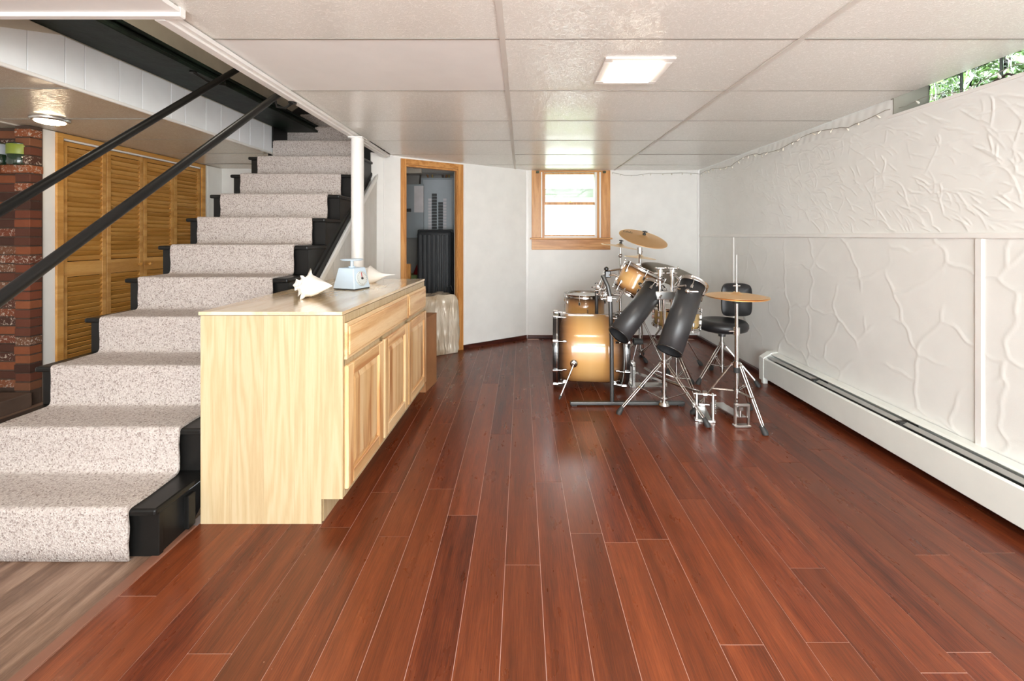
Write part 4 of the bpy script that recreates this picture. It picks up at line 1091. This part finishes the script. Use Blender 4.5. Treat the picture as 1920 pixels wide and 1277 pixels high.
obj('tom_arm', MB().tube([(.664, 3.50, .80), (.70, 3.48, .92), (.765, 3.45, .93), (.80, 3.435, .91)], .0095, 10), chrome, rk)
obj('tom_arm', MB().tube([(.685, 3.74, .80), (.75, 3.76, .93), (.92, 3.79, .95), (.985, 3.797, .93)], .0095, 10), chrome, rk)
obj('ratchet', MB().box(.69, .74, 3.46, 3.50, .90, .96, bev=.008).ball((.70, 3.455, .975), .02), black_gloss, rk)
bl, bj, bt = at(1157, 566, 3.28), at(1197.5, 499, 3.40), at(1199.5, 470, 3.47)
obj('boom_arm', MB().cyl(bl, bj, .0075, n=10), chrome, rk)
obj('boom_mount', MB().tube([(.650, 3.30, .79), bl.lerp(bj, .18)], .0085, 8), chrome, rk)
obj('boom_joint', MB().lathe([(.022, -.014), (.024, 0), (.022, .014)], 18, axis_matrix(bj, (0, -1, 0))), chrome, rk)
obj('boom_post', MB().cyl(bj, bt, .0065, n=10).cyl(bt-Vector((0, 0, .028)), bt+Vector((0, 0, .026)), .021, n=16), chrome, rk)
for i in range(6):
    a = Vector((upx-.05+R.uniform(-.02, .06), 3.12+R.uniform(-.02, .08), .79+R.uniform(-.02, .05)))
    obj('wing_nut', MB().cyl(a, a+Vector((R.uniform(-.06, .06), R.uniform(-.03, .0), R.uniform(.0, .06))), .006, n=8).ball(a, .012), chrome, rk)
# cymbals
def cymbal(name, label, c, n, dia, m, parent=None, bell=.13, group=None, nut=True):
    r = dia/2; M = axis_matrix(c, n)
    p = [(.004, .027), (r*.10, .025), (r*.17, .017), (r*.21, .011), (r*.3, .009), (r*.6, .004), (r*.9, -.003), (r, -.006), (r, -.0072), (r*.6, .0028), (r*.21, .0095), (r*.1, .0235), (.004, .0255)]
    if parent: return obj(name, MB().lathe(p, 56, None, True, False), m, parent, M)
    t = thing(name, label, 'cymbal', c, group)
    obj('plate', MB().lathe(p, 56, None, True, False), m, t, M)
    if nut:
        obj('felt', MB().lathe([(0, .028), (.014, .028), (.014, .040), (0, .040)], 14, None), black_rubber, t, M)
        obj('wing_nut', MB().lathe([(0, .040), (.007, .040), (.007, .062), (0, .064)], 12, None).box(-.020, .020, -.003, .003, .050, .060), black_rubber, t, M)
    return t
n1 = Vector((.17, -.36, .92)); c1 = at(1206, 446, 3.50)
t1 = cymbal('crash_cymbal', 'bronze crash cymbal tilted towards the room, highest of the kit', c1, n1, .405, bronze)
M1 = axis_matrix(c1, n1)
lg_ = MB()
def strip(pts, w=.005):
    for a, b in zip(pts, pts[1:]):
        a, b = Vector(a), Vector(b); d = (b-a).normalized(); s = Vector((-d.y, d.x))*w/2
        lg_.add([(a.x-s.x, a.y-s.y, .0058), (b.x-s.x, b.y-s.y, .0058), (b.x+s.x, b.y+s.y, .0058), (a.x+s.x, a.y+s.y, .0058)], [(0, 1, 2, 3)])
bx, by_ = -.135, .075
strip([(bx-.02, by_-.012), (bx-.012, by_+.02), (bx+.006, by_-.004), (bx+.02, by_+.02), (bx+.03, by_-.012)]); strip([(bx+.036, by_-.012), (bx+.046, by_+.018), (bx+.058, by_-.014)]); strip([(bx-.025, by_-.02), (bx+.06, by_-.022)], .004)
Mlg = M1.copy(); obj('printed_mark', lg_, black_rubber, t1, Mlg)
def cstand(name, label, c, n, dia, m, clabel, cname, feet, hub, hz):
    P = Vector(c); b = (P.x, P.y)
    t = thing(name, label, 'cymbal stand', (P.x, P.y, 0))
    tripod(t, b, hub, feet)
    obj('column', MB().cyl((P.x, P.y, .06), (P.x, P.y, P.z-.25), .0125), chrome, t)
    obj('top_rod', MB().cyl((P.x, P.y, P.z-.25), (P.x, P.y, P.z-.012), .0075).ball((P.x, P.y, P.z-.09), .020).cyl((P.x, P.y, P.z-.27), (P.x, P.y, P.z-.23), .019), chrome, t)
    cymbal(cname, clabel, c, n, dia, m)
c2 = at(1163, 462, 4.0); cstand('cymbal_stand', 'chrome cymbal stand behind the floor tom and bass drum', c2, (.16, -.02, .98), .37, bronze_pale, 'pale bronze cymbal seen edge on in front of the window sill', 'crash_cymbal', circ((c2.x, c2.y), .30, .4), .42, 0)
c3 = at(1200, 482, 4.18); cstand('cymbal_stand', 'chrome cymbal stand with crossing legs behind the bass drum pedal', c3, (.10, -.03, .99), .31, bronze_pale, 'small thin splash cymbal behind the tilted crash cymbal', 'splash_cymbal', circ((c3.x, c3.y), .27, 1.2), .42, 0)
c4 = at(1258, 514, 4.02); cstand('cymbal_stand', 'chrome cymbal stand under the dark ride cymbal', c4, (.20, -.30, .93), .59, bronze_dark, 'large dark bronze ride cymbal behind the tube drum rims', 'ride_cymbal', [(1.72, 4.03), (c4.x-.2, c4.y+.28), (c4.x-.12, c4.y-.26)], .46, 0)
# black tube drums and their stand
def tube_drum(label, p0, p1, r, name='tube_drum'):
    p0, p1 = Vector(p0), Vector(p1); ax = (p1-p0); L = ax.length; M = axis_matrix(p0, ax)
    t = thing(name, label, 'drum', p0, 'long black tube drums')
    obj('body', MB().lathe([(r-.004, 0), (r, 0), (r, L*.5), (r, L), (r-.004, L), (r-.004, L*.5), (r-.004, 0)], 44, None, True, False), tube_black, t, M)
    obj('mouth_bead', MB().lathe([(r-.005, -.003), (r+.001, -.003), (r+.0015, .004), (r-.005, .004), (r-.005, -.003)], 44, None, True, False), black_gloss, t, M)
    obj('rim', MB().lathe(ring_prof(r+.014, .006, .015), 44, Matrix.Translation((0, 0, L)), True, False), chrome, t, M)
    obj('head', MB().lathe([(r+.004, L), (r-.006, L+.006), (0, L+.0065)], 44, None, True, False), head_black, t, M)
    for k in range(6):
        Ml = M @ Matrix.Rotation(2*PI*k/6+.3, 4, 'Z')
        obj('tension_lug', MB().cyl((r+.012, 0, L-.075), (r+.012, 0, L+.018), .0035, n=6).cyl((r+.012, 0, L-.078), (r+.012, 0, L-.055), .009, n=10).box(r-.002, r+.012, -.006, .006, L-.075, L-.058), chrome, t, Ml)
    return t
ta0, ta1 = at(1159.5, 629, 2.90), at(1228, 541, 3.10)
tb0, tb1 = at(1254.5, 658, 2.66), at(1299, 533, 2.86)
tube_drum('shorter black tube drum at left, pointing down over the bass drum', ta0, ta1, .0790)
tube_drum('longer black tube drum at right, pointing down to the room', tb0, tb1, .0815)
sx, sy = at(1245, 0, 3.02).x, 3.02
ts = thing('tube_drum_stand', 'chrome double-braced tripod stand holding the two black tube drums', 'drum stand', (sx, sy, 0))
fa, fb = at(1162, 776, 2.93), at(1325, 800, 2.74)
tripod(ts, (sx, sy), 1.25-(681-CY)/F*3.02, [(fa.x, fa.y), (fb.x, fb.y), (sx+.10, sy+.30)], low=.075)
obj('column', MB().cyl((sx, sy, .045), (sx, sy, .80), .0125).cyl((sx, sy, .30), (sx, sy, .34), .019), chrome, ts)
obj('foot_plate', MB().cyl((sx, sy, .03), (sx, sy, .05), .04, .03, n=16), chrome, ts)
pz0, pz1 = at(0, 562, 3.0).z, at(0, 549, 3.0).z
ax0, ax1 = at(1238.5, 0, 3.0).x, at(1262, 0, 3.0).x
obj('double_plate', MB().box(ax0-.035, ax1+.02, sy-.025, sy+.02, pz0, pz1+.01, bev=.006), satin_metal, ts)
for x in (ax0, ax1):
    obj('tube_post', MB().cyl((x, sy-.004, pz0-.085), (x, sy-.004, pz1+.16), .0135, n=14).cyl((x, sy-.004, pz1+.12), (x, sy-.004, pz1+.165), .021, n=14).cyl((x-.045, sy-.012, pz1+.14), (x+.03, sy-.012, pz1+.14), .006), chrome, ts)
    obj('wing_bolt', MB().box(x-.034, x+.034, sy-.03, sy-.022, pz1+.172, pz1+.184, bev=.003).cyl((x, sy-.026, pz1+.15), (x, sy-.026, pz1+.178), .006).ball((x-.034, sy-.026, pz1+.178), .010).ball((x+.034, sy-.026, pz1+.178), .010), chrome, ts)
b1 = tb0.lerp(tb1, .86); b0 = Vector((ax1, sy-.004, pz1+.145))
obj('holder_arm', MB().tube([b0, b0.lerp(b1, .4)+Vector((.0, -.02, .0)), b1+Vector((-.095, .03, .035)), b1+Vector((-.05, -.055, .055))], .0095, 10).tube([b1+Vector((-.08, .0, .03)), b1+Vector((-.04, -.075, .02)), b1+Vector((.02, -.084, .02))], .009, 8).ball(b1+Vector((-.045, -.078, .022)), .018), chrome, ts)
b2 = ta0.lerp(ta1, .90); b3 = Vector((ax0, sy-.004, pz1+.10))
obj('holder_arm', MB().tube([b3, b3.lerp(b2, .6)+Vector((0, -.02, .0)), b2+Vector((.05, -.06, .0))], .0095, 10).ball(b3, .02), chrome, ts)
# hi-hat
hx_, hy_ = 1.440, 2.80
hh = thing('hi_hat', 'hi-hat cymbals on a chrome tripod stand with foot pedal, in front of the stool', 'hi-hat', (hx_, hy_, 0))
f1, f2, f3 = at(1433, 815, 2.63), at(1301, 776, 2.93), at(1406, 768, 3.0)
tripod(hh, (hx_, hy_), 1.25-(683-CY)/F*2.80, [(f1.x, f1.y), (f2.x, f2.y), (f3.x, f3.y)], low=.21)
zc_ = 1.25-(556-CY)/F*2.80
obj('column', MB().cyl((hx_, hy_, .05), (hx_, hy_, .62), .0135).cyl((hx_, hy_, .60), (hx_, hy_, zc_-.03), .010).cyl((hx_, hy_, .585), (hx_, hy_, .635), .020, n=16).cyl((hx_-.05, hy_, .61), (hx_+.02, hy_, .61), .006), chrome, hh)
obj('spring_housing', MB().cyl((hx_, hy_, .335), (hx_, hy_, .40), .020, n=16), black_rubber, hh)
obj('cymbal_seat', MB().cyl((hx_, hy_, zc_-.045), (hx_, hy_, zc_-.018), .026, .018, n=18), black_rubber, hh)
cymbal('lower_cymbal', None, (hx_, hy_, zc_-.004), (.0, -.02, -1), .39, bronze_pale, hh)
cymbal('upper_cymbal', None, (hx_, hy_, zc_+.006), (.0, -.03, 1), .39, bronze, hh)
obj('pull_rod', MB().cyl((hx_, hy_, zc_-.02), (hx_, hy_, 1.25-(478-CY)/F*2.8), .0032, n=8), chrome, hh)
obj('clutch', MB().cyl((hx_, hy_, zc_+.03), (hx_, hy_, zc_+.085), .009, n=12).box(hx_-.024, hx_+.024, hy_-.004, hy_+.004, zc_+.068, zc_+.076, bev=.002), chrome, hh)
obj('pedal_frame', MB().box(hx_-.050, hx_-.036, hy_-.075, hy_-.055, .012, .145, bev=.003).box(hx_+.036, hx_+.050, hy_-.075, hy_-.055, .012, .145, bev=.003).box(hx_-.055, hx_+.055, hy_-.085, hy_-.045, .0, .016, bev=.004).box(hx_-.05, hx_+.05, hy_-.075, hy_-.055, .135, .150, bev=.003), satin_metal, hh)
obj('footboard', MB().add([(hx_-.035, hy_-.05, .055), (hx_+.035, hy_-.05, .055), (hx_+.045, hy_+.22, .020), (hx_-.045, hy_+.22, .020), (hx_-.035, hy_-.05, .063), (hx_+.035, hy_-.05, .063), (hx_+.045, hy_+.22, .028), (hx_-.045, hy_+.22, .028)], [(0, 1, 2, 3), (4, 5, 6, 7), (0, 1, 5, 4), (1, 2, 6, 5), (2, 3, 7, 6), (3, 0, 4, 7)]), satin_metal, hh)
obj('heel_plate', MB().box(hx_-.05, hx_+.05, hy_+.215, hy_+.28, 0, .024, bev=.004), satin_metal, hh)
obj('linkage', MB().cyl((hx_, hy_-.045, .06), (hx_, hy_-.045, .125), .012).box(hx_-.02, hx_+.02, hy_-.06, hy_-.03, .10, .13, bev=.004), chrome, hh)
# bass drum pedals
def pedal(name, label, c, ang, beat=True):
    M = Matrix.Translation(c) @ Matrix.Rotation(ang, 4, 'Z')            # footboard runs along local +Y, drum end at -Y
    t = thing(name, label, 'pedal', c, 'bass drum pedals')
    obj('base_plate', MB().box(-.045, .045, -.03, .28, 0, .008, M, bev=.002), satin_metal, t)
    obj('frame', MB().box(-.058, -.044, -.012, .012, .0, .19, M, bev=.003).box(.044, .058, -.012, .012, .0, .19, M, bev=.003).box(-.065, .065, -.02, .02, 0, .016, M, bev=.003), satin_metal, t)
    obj('axle', MB().cyl(M @ Vector((-.07, 0, .18)), M @ Vector((.07, 0, .18)), .007).cyl(M @ Vector((-.012, 0, .18)), M @ Vector((.012, 0, .18)), .024, n=16), chrome, t)
    obj('footboard', MB().add([(-.034, .02, .10), (.034, .02, .10), (.042, .24, .030), (-.042, .24, .030), (-.034, .02, .108), (.034, .02, .108), (.042, .24, .038), (-.042, .24, .038)], [(0, 1, 2, 3), (4, 5, 6, 7), (0, 1, 5, 4), (1, 2, 6, 5), (2, 3, 7, 6), (3, 0, 4, 7)], False, M), chrome, t)
    obj('heel_block', MB().box(-.042, .042, .235, .28, .008, .034, M, bev=.003), satin_metal, t)
    obj('chain', MB().tube([M @ Vector((0, .024, .18)), M @ Vector((0, .026, .14)), M @ Vector((0, .03, .106))], .007, 6), chrome, t)
    obj('spring', MB().tube([M @ Vector((.066+.007*math.cos(i*1.3), .007*math.sin(i*1.3), .05+.10*i/40)) for i in range(41)], .0018, 5), chrome, t)
    if beat:
        bt_ = obj('beater_rod', MB().cyl(M @ Vector((0, 0, .18)), M @ Vector((0, .045, .36)), .0045), chrome, t)
        obj('beater', MB().cyl(M @ Vector((0, .012, .365)), M @ Vector((0, .085, .365)), .028, .024, n=18), black_rubber, bt_)
    return t
pedal('bass_drum_pedal', 'chrome bass drum pedal at the drum\'s right-hand head', Vector((.925, 3.50, 0)), -PI/2)
pedal('bass_drum_pedal', 'chrome second pedal with upright frame beside the hi-hat', Vector((1.235, 2.82, 0)), -.25, False)
tag(obj('drive_shaft', MB().tube([(1.0, 3.40, .175), (1.08, 3.20, .15), (1.21, 2.96, .16), (1.225, 2.875, .178)], .009, 8).cyl((1.06, 3.25, .155), (1.17, 3.03, .155), .013), chrome), 'thin chrome drive shaft joining the two bass drum pedals', 'rod')
# throne
qx, qy = 1.735, 3.62
dt = thing('drum_stool', 'round black vinyl drum stool with backrest on chrome legs', 'stool', (qx, qy, 0))
mb = MB(); n, k = 40, 12; zs = 1.25-(600-CY)/F*qy
pr = [(0, -.085), (.17, -.085), (.196, -.075), (.208, -.05), (.206, -.025), (.19, -.004), (.15, .004), (.12, -.004), (.09, -.012), (0, -.014)]
mb.lathe(pr, n, Matrix.Translation((qx, qy, zs)), True); obj('seat', mb, black_vinyl, dt)
obj('seat_plate', MB().cyl((qx, qy, zs-.105), (qx, qy, zs-.085), .09, n=20).cyl((qx, qy, zs-.14), (qx, qy, zs-.10), .03, n=16), dark_metal, dt)
zb0, zb1 = 1.25-(594-CY)/F*3.72, 1.25-(532-CY)/F*3.72
xb0, xb1 = at(1354, 0, 3.72).x, at(1410, 0, 3.72).x
mb = MB(); nu, nv_ = 18, 14; outl = []
w_, h_ = (xb1-xb0)/2, (zb1-zb0)/2
for side in (-1, 1):
    vs = []
    for j in range(nv_+1):
        for i in range(nu+1):
            u, v = i/nu*2-1, j/nv_*2-1
            # squircle outline, puffed pad, slight wrap
            sc_ = (abs(u)**5+abs(v)**5)**(1/5) if (u or v) else 1; mx = max(abs(u), abs(v), 1e-6); q = mx/max(sc_, 1e-6)
            puff = .030*(1-max(abs(u), abs(v))**4)
            vs.append(((xb0+xb1)/2+u*q*w_, 3.76-.03*(u*u)+side*(.012+puff), (zb0+zb1)/2+v*q*h_))
    mb.add(vs, [(j*(nu+1)+i, j*(nu+1)+i+1, (j+1)*(nu+1)+i+1, (j+1)*(nu+1)+i) for j in range(nv_) for i in range(nu)], True)
    outl.append([vs[i] for i in list(range(nu+1))+[(j*(nu+1)+nu) for j in range(1, nv_+1)]+[nv_*(nu+1)+i for i in range(nu-1, -1, -1)]+[j*(nu+1) for j in range(nv_-1, 0, -1)]])
L_ = len(outl[0]); mb.add(outl[0]+outl[1], [(i, (i+1) % L_, L_+(i+1) % L_, L_+i) for i in range(L_)], True)
obj('backrest', mb, black_vinyl, dt)
xq = at(1400, 0, 3.74).x
obj('back_support', MB().tube([(xq-.02, 3.80, zb0+.12), (xq, 3.80, zb0+.02), (xq+.015, 3.78, zb0-.10), (xq-.02, 3.74, zs-.075), (xq-.12, 3.68, zs-.098), (qx, qy, zs-.096)], .0085, 8), satin_metal, dt)
obj('post', MB().cyl((qx, qy, .07), (qx, qy, zs-.12), .014, n=14).cyl((qx, qy, .28), (qx, qy, .33), .022, n=14), chrome, dt)
tripod(dt, (qx, qy), .30, circ((qx, qy), .27, 3.55), low=.12)
sf = [o for o in bpy.data.objects if False]

# ================================================================== OUTSIDE
struct('ground', MB().box(-8, 14, 5.3, 40, .60, .75), grass_mat)
struct('ground', MB().box(2.55, 12, -6, 5.25, 1.75, 1.90), grass_mat)
sh = thing('shed', 'white shed with a pale corrugated roof seen through the back window', 'shed', (.9, 9.6, .75))
obj('wall', MB().box(-2.5, 5.0, 9.4, 9.5, .75, 2.20), shed_mat, sh)
obj('fascia', MB().box(-2.6, 5.1, 9.22, 9.26, 2.10, 2.29), plain('grey_green_fascia', (.10, .125, .09, 1), .7), sh)
mb = MB(); nx_ = 150; vs = []
for yy, zz in ((9.18, 2.32), (11.6, 3.15)):
    for i in range(nx_+1): vs.append((-2.7+7.9*i/nx_, yy, zz+.035*math.sin(i*2*PI/6.0)))
mb.add(vs, [(i, i+1, nx_+2+i, nx_+1+i) for i in range(nx_)], True); obj('roof', mb, roof_mat, sh)
def shrub(c, rx, ry, rz, n, label):
    t = thing('shrub', label, 'shrub', (c[0], c[1], 1.9))
    mb = MB()
    for i in range(n):
        d = Vector((R.gauss(0, 1), R.gauss(0, 1), R.gauss(0, 1))).normalized()*R.uniform(.45, 1)
        p = Vector((c[0]+d.x*rx, c[1]+d.y*ry, max(1.93, c[2]+d.z*rz)))
        a = Vector((R.gauss(0, 1), R.gauss(0, 1), R.gauss(0, 1))).normalized(); b = a.orthogonal().normalized()
        L = R.uniform(.10, .2); mb.add([p-a*L, p+b*L*.4, p+a*L, p-b*L*.4], [(0, 1, 2, 3)])
    f = obj('foliage', mb, leaf_mat, t); f['kind'] = 'stuff'
    obj('stem', MB().tube([(c[0], c[1], 1.88), (c[0]+.02, c[1], c[2]), (c[0]+.05, c[1]+.03, c[2]+rz*.6)], [.02, .015, .006], 8), brown_wire, t)
shrub((3.35, 3.1, 2.35), .5, .55, .5, 420, 'leafy green shrub outside the far end of the glass block window')
shrub((3.5, 1.9, 2.30), .5, .5, .45, 300, 'leafy green shrub outside the near end of the glass block window')
